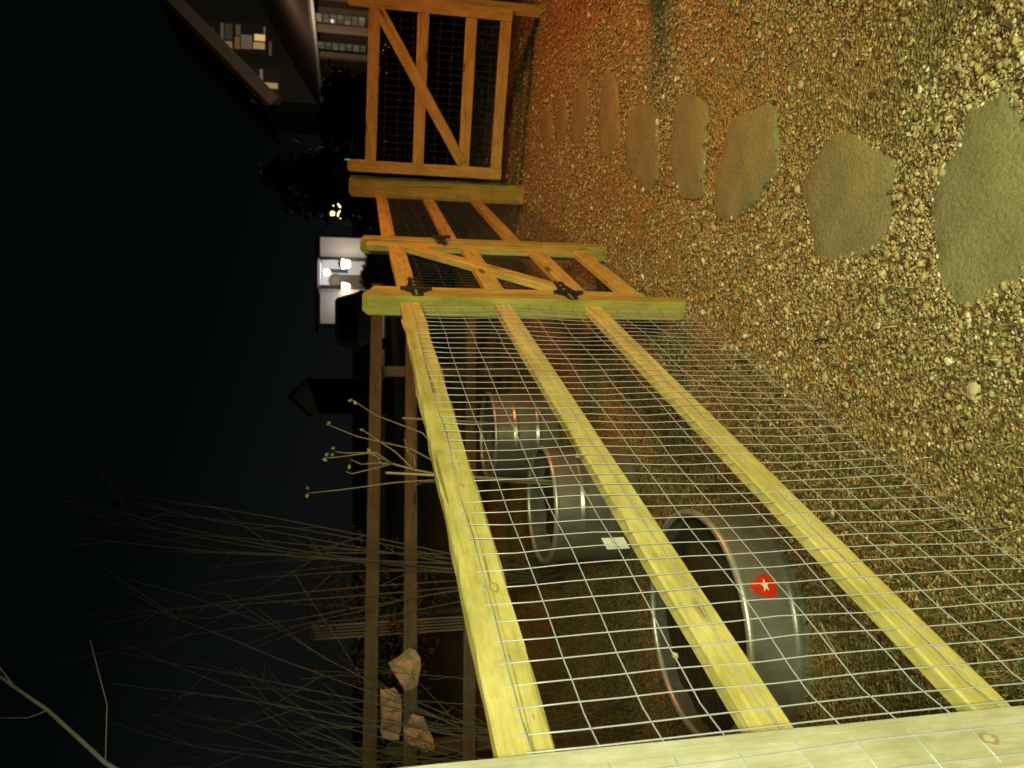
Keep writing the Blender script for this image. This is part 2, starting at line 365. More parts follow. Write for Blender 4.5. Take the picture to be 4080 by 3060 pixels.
def palette(n, cols, probs, var=0.18):
    idx = rng.choice(len(cols), n, p=probs); c = np.array(cols)[idx]
    return (c * (1 + var * rng.standard_normal((n, 1))).clip(0.5, 1.6)).clip(0.01, 0.85)
def gravel():
    P = scatter(165000, 0.75, 8.5, 'path')
    keep = np.ones(len(P), bool)
    for poly in STONE_XY:
        c = poly.mean(0); keep &= ~in_poly(P, c + (poly - c) * (0.90 + 0.06 * np.random.default_rng(1).random((len(poly), 1))))
    P = P[keep]
    lat = P @ np.array([FN.x, FN.y]); nn = vnoise(P, 1.5, 5) + 0.5 * vnoise(P, 4.5, 9)
    d = 0.52 + 0.85 * nn
    near = np.clip((lat - 0.22) / 0.5, 0, 1) * np.clip((2.6 - P[:, 1]) / 1.0, 0, 1)
    d = d * (1 - 0.5 * near)
    d *= np.clip(1 - (lat - 0.9) / 0.6, 0.0, 1)
    d += 0.25 * np.clip((P[:, 1] - 2.6) / 2, 0, 1) * (lat < 1.0)
    P = P[rng.random(len(P)) < d]; n = len(P)
    size = (0.0034 + 0.0042 * rng.random(n) ** 2 + 0.0085 * (rng.random(n) < 0.08) * rng.random(n)) * (1 + 0.13 * np.clip(P[:, 1] - 1.5, 0, 5))
    cols = [(0.72, 0.70, 0.53), (0.53, 0.47, 0.30), (0.43, 0.36, 0.20), (0.36, 0.285, 0.15), (0.36, 0.36, 0.21), (0.80, 0.79, 0.70)]
    tint = palette(n, cols, [0.08, 0.17, 0.30, 0.23, 0.20, 0.02])
    o = pebbles('gravel', P, size, tint, attr_mat('gravel_stone', 0.8, 0.35))
    tag(o, 'pale and brown pea gravel mixed with soil around the stepping stones', 'gravel', kind='stuff')
gravel()
def blades(name, P, hmin, hmax, wid, lean, cols, probs, seed_up=1.0):
    n = len(P); a = rng.random(n) * 2 * math.pi
    h = hmin + (hmax - hmin) * rng.random(n) ** 1.6
    dirx, diry = np.cos(a), np.sin(a); sx, sy = -diry, dirx
    gzv = 0.025 * np.clip(P[:, 1], -6, 12) + 0.016 * vnoise(P, 1.6, 0)
    le = lean * (0.4 + rng.random(n))
    w_ = wid * (0.6 + 0.8 * rng.random(n))
    V = np.zeros((n, 6, 3))
    for k, (t, wf) in enumerate(((0, 1), (0.55, 0.8), (1.0, 0.12))):
        x = P[:, 0] + dirx * le * h * t * t; y = P[:, 1] + diry * le * h * t * t
        z = gzv + h * (t - 0.32 * le * t * t) * seed_up + 0.003
        for q, sg in ((0, -1), (1, 1)):
            V[:, 2 * k + q] = np.stack([x + sg * sx * w_ * wf, y + sg * sy * w_ * wf, z], -1)
    base = (np.arange(n) * 6)[:, None, None]
    Fc = (np.array([[0, 1, 3, 2], [2, 3, 5, 4]])[None] + base).reshape(-1, 4)
    tint = np.repeat(palette(n, cols, probs), 6, 0)
    return mesh_np(name, V.reshape(-1, 3), Fc, tint, attr_mat(name + '_blades', 0.7, 0.25))
def grass():
    P = scatter(48000, 0.8, 4.5, 'path'); lat = P @ np.array([FN.x, FN.y])
    near = np.clip((lat - 0.10) / 0.5, 0, 1) * np.clip((3.0 - P[:, 1]) / 1.2, 0, 1) * (lat < 1.3)
    d = 0.05 + 0.85 * near * (0.6 + vnoise(P, 3, 2))
    P = P[rng.random(len(P)) < d]
    for poly in STONE_XY[:3]: P = P[~in_poly(P, poly)]
    o = blades('grass', P, 0.012, 0.05, 0.0011, 0.9, [(0.15, 0.17, 0.055), (0.22, 0.21, 0.08), (0.46, 0.40, 0.20), (0.12, 0.10, 0.04)], [0.38, 0.28, 0.14, 0.2])
    tag(o, 'short olive grass and moss creeping through the gravel beside the fence', 'grass', kind='stuff')
    P = scatter(36000, 1.2, 8.0, 'yard'); d = 0.5 + 0.9 * vnoise(P, 1.3, 4)
    P = P[rng.random(len(P)) < d]
    o = blades('grass', P, 0.02, 0.09, 0.0016, 0.8, [(0.075, 0.13, 0.035), (0.12, 0.14, 0.045), (0.24, 0.19, 0.08)], [0.45, 0.3, 0.25])
    tag(o, 'patchy dark green grass in the yard behind the wire mesh', 'grass', kind='stuff')
grass()
def litter(name, P, size, cols, probs, label):
    n = len(P); a = rng.random(n) * 2 * math.pi; s = size * (0.5 + rng.random(n))
    q = np.array([(-1, 0, 0), (-0.2, -0.45, 0.12), (1, 0, 0.05), (-0.2, 0.45, 0.12)])
    curl = rng.random((n, 1)) * 0.9
    V = np.repeat(q[None], n, 0) * s[:, None, None]; V[..., 2] *= curl * 2
    tl = rng.standard_normal(n) * 0.35
    X = V[..., 0] * np.cos(a)[:, None] - V[..., 1] * np.sin(a)[:, None]; Y = V[..., 0] * np.sin(a)[:, None] + V[..., 1] * np.cos(a)[:, None]
    gzv = 0.025 * np.clip(P[:, 1], -6, 12) + 0.016 * vnoise(P, 1.6, 0)
    Z = V[..., 2] + V[..., 0] * np.tan(tl.clip(-.8, .8))[:, None] + (gzv + 0.008 + 0.3 * s * abs(tl))[:, None]
    V = np.stack([X + P[:, 0:1], Y + P[:, 1:2], Z], -1)
    Fc = np.array([[0, 1, 2, 3]])[None] + (np.arange(n) * 4)[:, None, None]
    o = mesh_np(name, V.reshape(-1, 3), Fc.reshape(-1, 4), np.repeat(palette(n, cols, probs), 4, 0), attr_mat(name + '_leaf', 0.8, 0.2))
    tag(o, label, 'dead leaves', kind='stuff')
litter('leaf_litter', scatter(26000, 1.2, 9, 'yard'), 0.012, [(0.18, 0.10, 0.045), (0.12, 0.07, 0.03), (0.26, 0.17, 0.09)], [0.45, 0.35, 0.2], 'brown dead leaves lying in the yard behind the fence')
pp = scatter(9000, 0.8, 8, 'path')
for poly in STONE_XY: pp = pp[~in_poly(pp, poly)]
litter('leaf_litter', pp, 0.011, [(0.17, 0.10, 0.04), (0.10, 0.065, 0.03), (0.30, 0.22, 0.11)], [0.4, 0.4, 0.2], 'small brown leaf scraps and bark bits scattered over the gravel path')

# ------------------------------------------------------------------ lumber
def plank(name, p0, p1, across, wd, th, mt, parent, nrm, chamfer=0, rough=0.0012, seed=0):
    """board from p0 to p1; p0/p1 are the middle of its front face; across = direction of its width, nrm = out of the front face"""
    p0 = Vector(p0); p1 = Vector(p1); X = (p1 - p0); ln = X.length; X.normalize()
    Zd = Vector(nrm).normalized(); Yd = Zd.cross(X).normalized(); Zd = X.cross(Yd)
    seg = max(4, int(ln / 0.05)); r = 0.004
    sec = [(-wd / 2 + r, 0), (wd / 2 - r, 0), (wd / 2, -r), (wd / 2, -th + r), (wd / 2 - r, -th), (-wd / 2 + r, -th), (-wd / 2, -th + r), (-wd / 2, -r)]
    vs = []; fs = []; n = len(sec)
    for i in range(seg + 1):
        t = i / seg * ln
        for j, (a, b) in enumerate(sec):
            q = mnoise.noise((t * 5 + seed * 7.3, j * 3.1, seed)) * rough * 1.6 + mnoise.noise((t * 37 + seed * 3.3, j * 5.7, seed)) * rough * 0.6
            vs.append((t, a + (q if abs(a) > wd / 2 - 2 * r else 0), b + q * 0.4))
    for i in range(seg):
        for j in range(n):
            fs.append((i * n + j, (i + 1) * n + j, (i + 1) * n + (j + 1) % n, i * n + (j + 1) % n))
    fs.append(tuple(range(n)))
    if chamfer:
        last = [vs[seg * n + j] for j in range(n)]; k0 = len(vs)
        for (t, a, b) in last: vs.append((t + chamfer, a * 0.62, -th / 2 + (b + th / 2) * 0.62))
        for j in range(n): fs.append((seg * n + j, k0 + j, k0 + (j + 1) % n, seg * n + (j + 1) % n))
        fs.append(tuple(k0 + n - 1 - j for j in range(n)))
    else: fs.append(tuple(seg * n + n - 1 - j for j in range(n)))
    b = MB(); b.v = vs; b.f = [tuple(reversed(f)) for f in fs]
    me = bpy.data.meshes.new(name); me.from_pydata(b.v, [], b.f); me.update()
    o = bpy.data.objects.new(name, me); COL.objects.link(o); me.materials.append(mt)
    mw = Matrix.Identity(4)
    for i, v in enumerate((X, Yd, Zd)):
        for j in range(3): mw[j][i] = v[j]
    mw.translation = p0; o.matrix_world = mw
    o.parent = parent; o.matrix_parent_inverse = INV[parent.name]; o.matrix_basis = mw
    PLK[o.name] = Matrix.Translation(Vector(parent.location)) @ Matrix.Identity(4)
    PLK[o.name] = mw
    return o
def wire_mesh(name, parent, pt, s0, s1, z0, z1, rad, wob=0.006, seed=0, wm_=None):
    """welded wire: pt(s, z, out) gives the point; uprights every 51 mm, line wires every 102 mm"""
    b = MB()
    def off(s, z): return wob * (mnoise.noise((s * 2.1, z * 2.3, seed)) + 0.5 * mnoise.noise((s * 6, z * 5, seed + 4)))
    def ds(s, z): return 0.006 * mnoise.noise((s * 3, z * 3.3, seed + 11)) + 0.009 * mnoise.noise((s * 0.9, z * 1.2, seed + 13))
    s = s0
    while s <= s1 + 1e-6:
        zs = np.linspace(z0, z1, 15)
        b.tube([pt(s + ds(s, z), z, off(s, z)) for z in zs], rad, 5, True); s += 0.0525
    z = z1 - 0.004; line = []
    while z >= z0:
        ss = np.linspace(s0 - 0.01, s1 + 0.01, max(8, int((s1 - s0) / 0.06)))
        b.tube([pt(q, z + 0.9 * ds(q, z), off(q, z) + 2 * rad * 0.8) for q in ss], rad * 1.05, 5, True); z -= 0.1016
    return b.build(name, wm_ or M['wire'], parent, smooth=True)

# ------------------------------------------------------------------ near fence bay: two posts, three rails, mesh
PATH = -FN                                            # towards the path
fa = thing('wire_fence', 'near fence bay of three yellow rails and wire mesh running up to the hinge post', 'fence', F(0.8, 0.95, gz(0.9)))
plank('post', F(0.735, 0.905, 0.0), F(0.742, 0.905, 1.61), FD, 0.115, 0.089, M['pale'], fa, PATH, 0.02, seed=1)['label'] = 'pale unstained post nearest the camera'
plank('post', F(3.225, 0.905, 0.03), F(3.225, 0.905, 1.525), FD, 0.089, 0.089, M['post'], fa, PATH, 0.022, seed=2)['label'] = 'greenish treated hinge post'
RA = [(1.3915, 1.302, 0.038, 0.0), (0.983, 0.908, 0.036, 0.0), (0.572, 0.497, 0.036, 0.0)]
for i, (zt, zb, th, dz) in enumerate(RA):
    zc = (zt + zb) / 2
    plank('rail', F(0.797, 0.93, zc), F(3.182, 0.93, zc), UP, zt - zb, th, M['rail'], fa, PATH, 0, rough=0.0048 if i == 0 else 0.0016, seed=10 + i)
def knot(px, r1, r2, lat=0.93, wd='rail'):
    r0_ = ray(*px); pk_ = EYE + r0_ * (lat / r0_.dot(FN))
    ring = [pk_ + FD * (r1 * math.cos(a) + 0.002 * math.sin(3 * a)) + UP * (r2 * math.sin(a)) for a in np.linspace(0, 2 * math.pi, 25)[:-1]]
    b = MB(); b.prism([p_ - PATH * 0.003 for p_ in ring], PATH * 0.0045); kn = b.build('knot', mat('knot_wood', (0.36, 0.27, 0.11), 0.8), fa)
    b = MB(); b.prism([pk_ - PATH * 0.003 + (p_ - pk_) * 0.58 + FD * 0.0006 for p_ in ring], PATH * 0.0055); b.build('knot_heart', M[wd], kn)
knot((1967, 2342), 0.017, 0.0095); knot((2690, 2610), 0.006, 0.005); knot((3940, 2945), 0.011, 0.016, 0.905, 'pale'); knot((1840, 1935), 0.008, 0.006); knot((2300, 1815), 0.007, 0.005)
def ptA(s, z, o): return F(s, 0.9265 - o * (1 if 0.9 < s < 3.15 else 0.2), z) if s > 0.835 else F(s, 0.9265 - 0.024 * min(1, (0.835 - s) / 0.04), z)
wire_mesh('wire_mesh', fa, ptA, 0.70, 3.13, 0.06, 1.357, 0.00125, 0.014, 3)
# staples that hold the mesh to the boards
for s_i in range(14):
    for zt, zb, th, dz in RA:
        s_ = 0.9 + 0.16 * s_i + random.uniform(-.05, .05); z_ = random.uniform(zb + .02, zt - .035); sb = MB()
        sb.tube([F(s_ - 0.005, 0.929, z_), F(s_ - 0.004, 0.9235, z_), F(s_ + 0.004, 0.9235, z_), F(s_ + 0.005, 0.929, z_)], 0.0009, 4); sb.build('staple', M['wire'], fa)

# plant tag caught in the mesh
tg = thing('plant_tag', 'small white printed tag caught in the wire mesh by the middle rail', 'tag', F(1.6, 0.94, 0.8))
r0 = ray(2452, 2164); t0 = 0.945 / r0.dot(FN); pc = EYE + r0 * t0
b = MB(); b.box(pc, FD * 0.0215, UP * 0.0265, FN * 0.0006); b.build('card', M['paperwhite'], tg, bevel=0.0004)
b = MB()
for j, (dy, wd) in enumerate(((-0.008, 0.014), (0.0, 0.017), (0.008, 0.012))):
    b.box(pc + FD * dy + UP * (-0.004) - FN * 0.0009, FD * 0.0009, UP * wd, FN * 0.0002)
b.build('printed_lines', mat('grey_ink', (0.38, 0.38, 0.40), 0.8), tg)

# ------------------------------------------------------------------ gates
def hinge(parent, c, along, out, up, sc=1.0):
    """black butterfly strap hinge: barrel up the joint, tapered leaf on each side"""
    c = Vector(c); b = MB()
    b.tube([c - up * 0.055 * sc + out * 0.008, c - up * 0.02 * sc + out * 0.008], 0.0085, 10); b.tube([c - up * 0.018 * sc + out * 0.008, c + up * 0.018 * sc + out * 0.008], 0.0095, 10); b.tube([c + up * 0.02 * sc + out * 0.008, c + up * 0.055 * sc + out * 0.008], 0.0085, 10)
    h = b.build('hinge', M['iron'], parent, smooth=False)
    for sg, ln in ((1, 0.17), (-1, 0.075)):
        prof = [(0.004, -0.040), (0.018, -0.040), (ln * 0.35, -0.026), (ln * 0.72, -0.018), (ln * 0.86, -0.021), (ln * 0.96, -0.014), (ln, 0), (ln * 0.96, 0.014), (ln * 0.86, 0.021), (ln * 0.72, 0.018), (ln * 0.35, 0.026), (0.018, 0.040), (0.004, 0.040)]
        q = MB(); q.prism([c + along * sg * a * sc + up * z * sc + out * 0.001 for a, z in prof], out * 0.0035)
        q.build('hinge_leaf', M['iron'], h)
        for a in (0.3, 0.58, 0.88):
            q = MB(); q.tube([c + along * sg * a * ln * sc + up * 0.004 + out * 0.0045, c + along * sg * a * ln * sc + up * 0.004 + out * 0.0065], 0.0065, 8)
            q.build('screw_head', M['screw'], h)
    return h
def make_gate(label, org, along, out, width, rails, z_st, st_top, seed, brace, mt, group):
    """org = hinge-side foot on the front face, along = towards the latch, out = towards the viewer"""
    g = thing('garden_gate', label, 'gate', org, group); org = Vector(org); base = Vector((org.x, org.y, 0))
    def G(a, z, o=0.0): return base + along * a + UP * z + out * o
    plank('stile', G(0.0445, z_st), G(0.0445, st_top), along, 0.089, 0.038, mt, g, out, 0.018, seed=seed)
    plank('stile', G(width - 0.0445, z_st), G(width - 0.0445, st_top), along, 0.089, 0.038, mt, g, out, 0.018, seed=seed + 1)
    for i, (z0, z1) in enumerate(rails):               # height of the rail's middle at the hinge and at the latch
        plank('rail', G(0.0905, z0), G(width - 0.0905, z1), UP, 0.087, 0.036, mt, g, out, seed=seed + 2 + i)
    (a0, z0), (a1, z1) = brace
    plank('brace', G(a0, z0, 0.009), G(a1, z1, 0.009), UP, 0.085, 0.036, mt, g, out, seed=seed + 9)
    lo = min(rails[-1]) - 0.03; hi = min(rails[0]) + 0.02
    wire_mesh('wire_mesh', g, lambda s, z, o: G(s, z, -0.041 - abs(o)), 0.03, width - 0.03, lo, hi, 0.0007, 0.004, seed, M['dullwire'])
    return g, G
g1, G1 = make_gate('closed gate hinged between the two near posts, seen almost edge on, with black hinges', F(3.285, 0.915, gz(3.3)), FD, PATH, 1.03,
    [(1.3465, 1.3465), (0.945, 0.945), (0.555, 0.555), (0.288, 0.288)], 0.235, 1.49, 30, ((0.98, 1.33), (0.10, 0.60)), M['gatewood'], 'garden gates in the wire fence')
for zz in (1.315, 0.625): hinge(g1, F(3.277, 0.9035, zz), FD, PATH, UP, 1.25)
# gravity latch on the far stile of the near gate
lb = MB(); c = F(4.33, 0.9035, 1.09)
lb.box(c + PATH * 0.003, FD * 0.045, UP * 0.03, PATH * 0.003); lb.box(c + PATH * 0.02 + FD * 0.02, FD * 0.012, UP * 0.055, PATH * 0.008)
lb.box(c + PATH * 0.014 - FD * 0.04, FD * 0.05, UP * 0.01, PATH * 0.006)
la = lb.build('latch', M['iron'], g1, bevel=0.002)
for a, z in ((-0.03, 0.02), (-0.03, -0.02), (0.035, -0.02)):
    b = MB(); b.tube([c + FD * a + UP * z + PATH * 0.006, c + FD * a + UP * z + PATH * 0.009], 0.006, 8); b.build('screw_head', M['screw'], la)

# ------------------------------------------------------------------ second bay, beyond the near gate
fb = thing('wire_fence', 'farther fence bay of three orange lit rails between the two gates', 'fence', F(5.4, 0.98, gz(5.4)))
def lB(s): return 0.93 + 0.035 * (s - 4.36) / 2.04 + 0.022
plank('post', F(4.372, 0.905, 0.05), F(4.372, 0.905, 1.515), FD, 0.089, 0.089, M['post'], fb, PATH, 0.022, seed=51)['label'] = 'greenish latch post'
plank('post', F(6.50, 0.86, 0.1), F(6.50, 0.86, 1.575), FD, 0.11, 0.155, M['post'], fb, PATH, 0.022, seed=52)['label'] = 'thick corner post beside the far gate'
for i, (za, zb_) in enumerate(((1.37, 1.338), (0.995, 0.962), (0.592, 0.562))):
    plank('rail', F(4.418, lB(4.418), za), F(6.443, lB(6.443), zb_), UP, 0.083, 0.036, M['gatewood'], fb, PATH, seed=60 + i)
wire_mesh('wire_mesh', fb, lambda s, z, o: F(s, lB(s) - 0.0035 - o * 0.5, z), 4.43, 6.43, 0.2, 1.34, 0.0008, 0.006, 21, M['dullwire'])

# ------------------------------------------------------------------ far gate, square to the fence line
g2, G2 = make_gate('far gate facing the camera with a diagonal brace, lit orange', F(6.40, 0.812, gz(6.3)), PATH, -FD, 1.275,
    [(1.428, 1.408), (1.052, 1.047), (0.682, 0.682), (0.416, 0.414)], 0.37, 1.59, 70, ((1.19, 1.39), (0.12, 0.70)), M['gatewood'], 'garden gates in the wire fence')
fc = thing('gate_post', 'dark edge of the latch post at the top right of the far gate', 'post', F(6.44, -0.56, gz(6.3)))
plank('post_body', F(6.47, -0.51, 0.1), F(6.47, -0.51, 1.6), FD, 0.089, 0.089, M['post'], fc, PATH, 0.02, seed=88)

# ------------------------------------------------------------------ galvanised tubs in the yard
def ray_cyl(x, y, c, r):
    d = ray(x, y); o = EYE - c; a = d.x ** 2 + d.y ** 2; b_ = 2 * (o.x * d.x + o.y * d.y); cc = o.x ** 2 + o.y ** 2 - r * r
    t = (-b_ - math.sqrt(max(0, b_ * b_ - 4 * a * cc))) / (2 * a); return EYE + d * t
def tub(c, r, h, ribs, label, soil_drop, seed):
    c = Vector(c); t = thing('galvanised_tub', label, 'tub', c, 'galvanised tubs in the yard')
    prof = [(r - 0.012, 0.0), (r - 0.004, 0.012), (r, 0.02)]
    for zr in ribs: prof += [(r, zr - 0.024), (r, zr - 0.018), (r + 0.005, zr - 0.010), (r + 0.008, zr), (r + 0.005, zr + 0.010), (r, zr + 0.018), (r, zr + 0.024)]
    prof += [(r, h - 0.02), (r, h)]; b = MB(); b.lathe([(r - 0.004, h), (r - 0.006, h - soil_drop - 0.03)], c, 72); b.build('lining', M['dimzinc'], t, smooth=True)
    b = MB(); b.lathe(prof, c, 72); b.build('wall', M['galv'], t, smooth=True)
    b = MB(); b.tube([c + Vector((r * math.cos(a), r * math.sin(a), h)) for a in np.linspace(0, 2 * math.pi, 73)], 0.015, 10, False); b.build('rim', M['rimzinc'], t, smooth=True)
    vs = [c + Vector((0, 0, h - soil_drop))]; fs = []; nr, na = 10, 48
    for i in range(1, nr + 1):
        for k_ in range(na):
            a = 2 * math.pi * k_ / na; q = (r - 0.007) * i / nr
            vs.append(c + Vector((q * math.cos(a), q * math.sin(a), h - soil_drop + 0.02 * mnoise.noise((q * 9 * math.cos(a), q * 9 * math.sin(a), seed)))))
    for k_ in range(na): fs.append((0, 1 + k_, 1 + (k_ + 1) % na))
    for i in range(nr - 1):
        for k_ in range(na): fs.append((1 + i * na + k_, 1 + (i + 1) * na + k_, 1 + (i + 1) * na + (k_ + 1) % na, 1 + i * na + (k_ + 1) % na))
    b = MB(); b.v = [tuple(v) for v in vs]; b.f = fs; b.build('soil', M['soil'], t, smooth=True)
    return t
cA = Vector((-0.93, 2.78, gz(2.78) - 0.03)); rA = 0.425
tA = tub(cA, rA, 0.245, [0.06], 'near low galvanised ring tub with a red star label on its side', 0.06, 1)
lab = [(2985, 2330), (3012, 2300), (3043, 2286), (3079, 2304), (3092, 2336), (3097, 2376), (3061, 2382), (3025, 2370), (2996, 2352)]
lab = [ray_cyl(x, y, cA, rA + 0.003) for x, y in lab]
cen = sum(lab, Vector()) / len(lab); outw = Vector((cen.x - cA.x, cen.y - cA.y, 0)).normalized()
sm = chaikin(lab, 2)
b = MB(); b.prism(sm, outw * 0.002); o = b.build('label_plate', mat('red_label', (0.62, 0.035, 0.008), 0.35), tA)
sc_ = ray_cyl(3046, 2334, cA, rA + 0.003); side = outw.cross(UP).normalized(); star = []
for k_ in range(10):
    a = math.pi / 2 + k_ * math.pi / 5 + 0.25; q = 0.0165 if k_ % 2 == 0 else 0.0068
    star.append(sc_ + side * q * 1.5 * math.cos(a) + UP * q * math.sin(a) + outw * 0.004)
b = MB(); b.prism(star, outw * 0.002); b.build('star', mat('white_print', (0.85, 0.83, 0.8), 0.5), o)
tB = tub(Vector((-0.66, 4.10, gz(4.1))), 0.31, 0.46, [0.15, 0.31], 'taller ribbed galvanised tub in the middle, holding a tall stake', 0.09, 2)
tC = tub(Vector((-0.38, 5.55, gz(5.5))), 0.31, 0.46, [0.15, 0.31], 'farthest galvanised tub, dim and bluish behind the mesh', 0.09, 3)

def stake(top, foot, r, label):
    s_ = MB(); s_.tube([foot, Vector(foot).lerp(Vector(top), 0.5), top], [r, r * 0.95, r * 0.9], 7)
    t = s_.build('plant_stake', M['stake'], None, smooth=True); tag(t, label, 'plant stake', 'wooden plant stakes'); return t
stake(at(1537, 1884, 4.15), at(2215, 1918, 4.15), 0.0075, 'tall pale plant stake standing in the middle tub')
stake(at(1603, 1666, 5.5), at(2040, 1690, 5.5), 0.0075, 'shorter greyish plant stake standing in the farthest tub')

# ------------------------------------------------------------------ small things on the ground
p = gnd(2690, 1197, 0.01)
b = MB(); b.prism([p + Vector(v) for v in ((-0.012, -0.02, 0), (0.014, -0.012, 0.006), (0.008, 0.03, 0.026), (0.0, 0.035, 0.03))], (0.001, 0, 0.0008))
tag(b.build('paper_scrap', M['paperwhite']), 'torn scrap of white paper on the gravel at the foot of the hinge post', 'paper')
def twig(px, r, label):
    b = MB(); q = [gnd(x, y, 0.012) for x, y in px]; b.tube(q, [r * (0.6 + 0.4 * math.sin(i / (len(q) - 1) * math.pi)) for i in range(len(q))], 6)
    tag(b.build('twig', M['soil'], smooth=True), label, 'twig', 'twigs on the gravel')
twig([(3336, 1808), (3341, 1832), (3338, 1856), (3340, 1898)], 0.0045, 'short dark twig standing out on the gravel right of the mesh')
twig([(2932, 1436), (2955, 1433), (2978, 1438)], 0.006, 'dark twig on the gravel beyond the near bottom rail')
twig([(3245, 1358), (3272, 1352), (3300, 1350)], 0.005, 'small dark twig lying between gravel and the second flagstone')
rock_m = mottled('limestone', (0.42, 0.38, 0.26), (0.55, 0.50, 0.36), 30, 0.85)
def rock(x, y, r, label, seed):
    c = gnd(x, y, r * 0.35); vs = []
    import bmesh
    bm = bmesh.new(); bmesh.ops.create_icosphere(bm, subdivisions=3, radius=1)
    for v in bm.verts:
        n_ = v.co.normalized(); k_ = r * (1 + 0.35 * mnoise.noise(n_ * 1.4 + Vector((seed, 0, 0))) + 0.1 * mnoise.noise(n_ * 4 + Vector((0, seed, 0))))
        v.co = Vector((n_.x * k_ * 1.25, n_.y * k_, n_.z * k_ * 0.55)) + c
    me = bpy.data.meshes.new('rock'); bm.to_mesh(me); bm.free()
    tag(link('rock', me, rock_m), label, 'rock', 'pale rocks in the gravel')
rock(3882, 1562, 0.020, 'large pale rock half sunk in the mossy gravel near the camera', 1.0)
rock(3288, 1508, 0.012, 'round pale stone in the open gravel right of the fence', 4.0)
rock(3190, 338, 0.012, 'angular cream stone between the third and second flagstones', 6.0)
rock(3176, 756, 0.013, 'white oval stone touching the edge of the broad second flagstone', 8.0)
b = MB(); q = [gnd(x, y, 0.02) for x, y in ((3270, 2480), (3290, 2530), (3320, 2580), (3337, 2620))]
for i in range(3): b.add([q[i] + Vector((0, 0.006, 0)), q[i] - Vector((0, 0.006, 0)), q[i + 1] - Vector((0, 0.005, 0)), q[i + 1] + Vector((0, 0.005, 0))], [(0, 1, 2, 3)])
o = b.build('leaf', mat('pale_leaf', (0.55, 0.58, 0.35), 0.6)); tag(o, 'long pale yellow green leaf lying beside the near tub', 'leaf')
sm_ = o.modifiers.new('thick', 'SOLIDIFY'); sm_.thickness = 0.0012

# unseen pot and shrub, added and shaped to cast a shadow on the gravel
pt_ = thing('shadow_pot', 'unseen tall pot with a narrow shrub, added to shadow the path', 'shadow caster', (2.2, 3.55, gz(3.5)))
b = MB(); b.lathe([(0.0, 0.001), (0.11, 0.0), (0.155, 0.26), (0.17, 0.26), (0.17, 0.30), (0.15, 0.30), (0.145, 0.25), (0.0, 0.25)], (2.2, 3.55, gz(3.5)), 40)
b.build('pot', mottled('terracotta', (0.20, 0.08, 0.045), (0.28, 0.12, 0.07), 12), pt_, smooth=True)
b = MB()
for i in range(700):
    u = random.random() ** 0.8; a = random.uniform(0, 6.28); rr = (0.15 * (1 - u) + 0.012) * random.random() ** 0.5
    c = Vector((2.2 + rr * math.cos(a), 3.55 + rr * math.sin(a), gz(3.5) + 0.26 + 0.80 * u)); d = Vector((random.gauss(0, 1), random.gauss(0, 1), random.gauss(0, 1) + 0.8)).normalized(); e = d.cross(Vector((0.3, 0.7, 0.2))).normalized()
    b.add([c - d * 0.03, c + e * 0.011, c + d * 0.03, c - e * 0.011], [(0, 1, 2, 3)])
b.build('foliage', M['evergreen'], pt_)

# ------------------------------------------------------------------ back fence, slats and paper behind the tubs
bf = thing('rail_fence', 'old brown rail fence crossing the dark yard behind the tubs', 'fence', (-1.6, 6.6, gz(6.6)))
for i, (xa, xb, hh) in enumerate(((1503, 1470, 0.098), (1640, 1634, 0.098), (1880, 1868, 0.09))):
    plank('rail', at(xb, 3200, 5.2), at(xa, 1130, 6.9), UP, hh, 0.04, M['oldwood'], bf, (0, -1, 0), seed=90 + i)
for i, (y, Y) in enumerate(((3010, 5.38), (1480, 6.64))):
    c = at(1500, y, Y + 0.07); plank('post', Vector((c.x, c.y, 0.0)), Vector((c.x, c.y, 1.32)), RIGHT, 0.09, 0.09, M['oldwood'], bf, (0, -1, 0), 0.02, seed=95 + i)
sl = thing('slatted_panel', 'narrow upright bundle of thin pale slats behind the old rail fence', 'panel', at(1780, 2500, 8.5))
pm = mat('pale_slat', (0.45, 0.45, 0.42), 0.6)
for i in range(5):
    yy = 2473 + i * 12.5 ; b = MB(); a0 = at(1243 + i * 3, yy + 14, 8.5); a1 = at(1785 - i * 2, yy - 4, 8.5); a0.x = a1.x = (a0.x + a1.x) / 2; a1.z = gz(8.5)
    b.box((a0 + a1) / 2, RIGHT * (0.008 if i in (0, 4) else 0.005), (a1 - a0) / 2, Vector((0, 0.015, 0))); b.build('slat', pm, sl)
for q in (at(1243, 2512, 8.52), at(1785, 2498, 8.52)):
    b = MB(); b.box(q, RIGHT * 0.075, UP * 0.01, Vector((0, 0.008, 0))); b.build('cross_bar', M['oldwood'], sl)
def crumple(px, Y, label, seed):
    q = [at(x, y, Y) for x, y in px]; c = sum(q, Vector()) / len(q); n = len(q)
    vs = [c + Vector((0, -0.01, 0))]; fs = []
    for s_ in (0.35, 0.7, 1.0):
        for r_ in q:
            p_ = c + (r_ - c) * s_; vs.append(p_ + Vector((0, 0.04 * mnoise.noise((p_.x * 13, p_.z * 13, seed)) + 0.02 * mnoise.noise((p_.x * 45, p_.z * 45, seed)) - 0.01 * (1 - s_), 0)))
    for k_ in range(n): fs.append((0, 1 + k_, 1 + (k_ + 1) % n))
    for i in range(2):
        for k_ in range(n): fs.append((1 + i * n + k_, 1 + (i + 1) * n + k_, 1 + (i + 1) * n + (k_ + 1) % n, 1 + i * n + (k_ + 1) % n))
    b = MB(); b.v = [tuple(v) for v in vs]; b.f = fs
    o = b.build('crumpled_paper', M['kraft']); s2 = o.modifiers.new('thick', 'SOLIDIFY'); s2.thickness = 0.006
    tag(o, label, 'paper', 'crumpled brown paper in the shrub')
k8 = 1200 / 2074
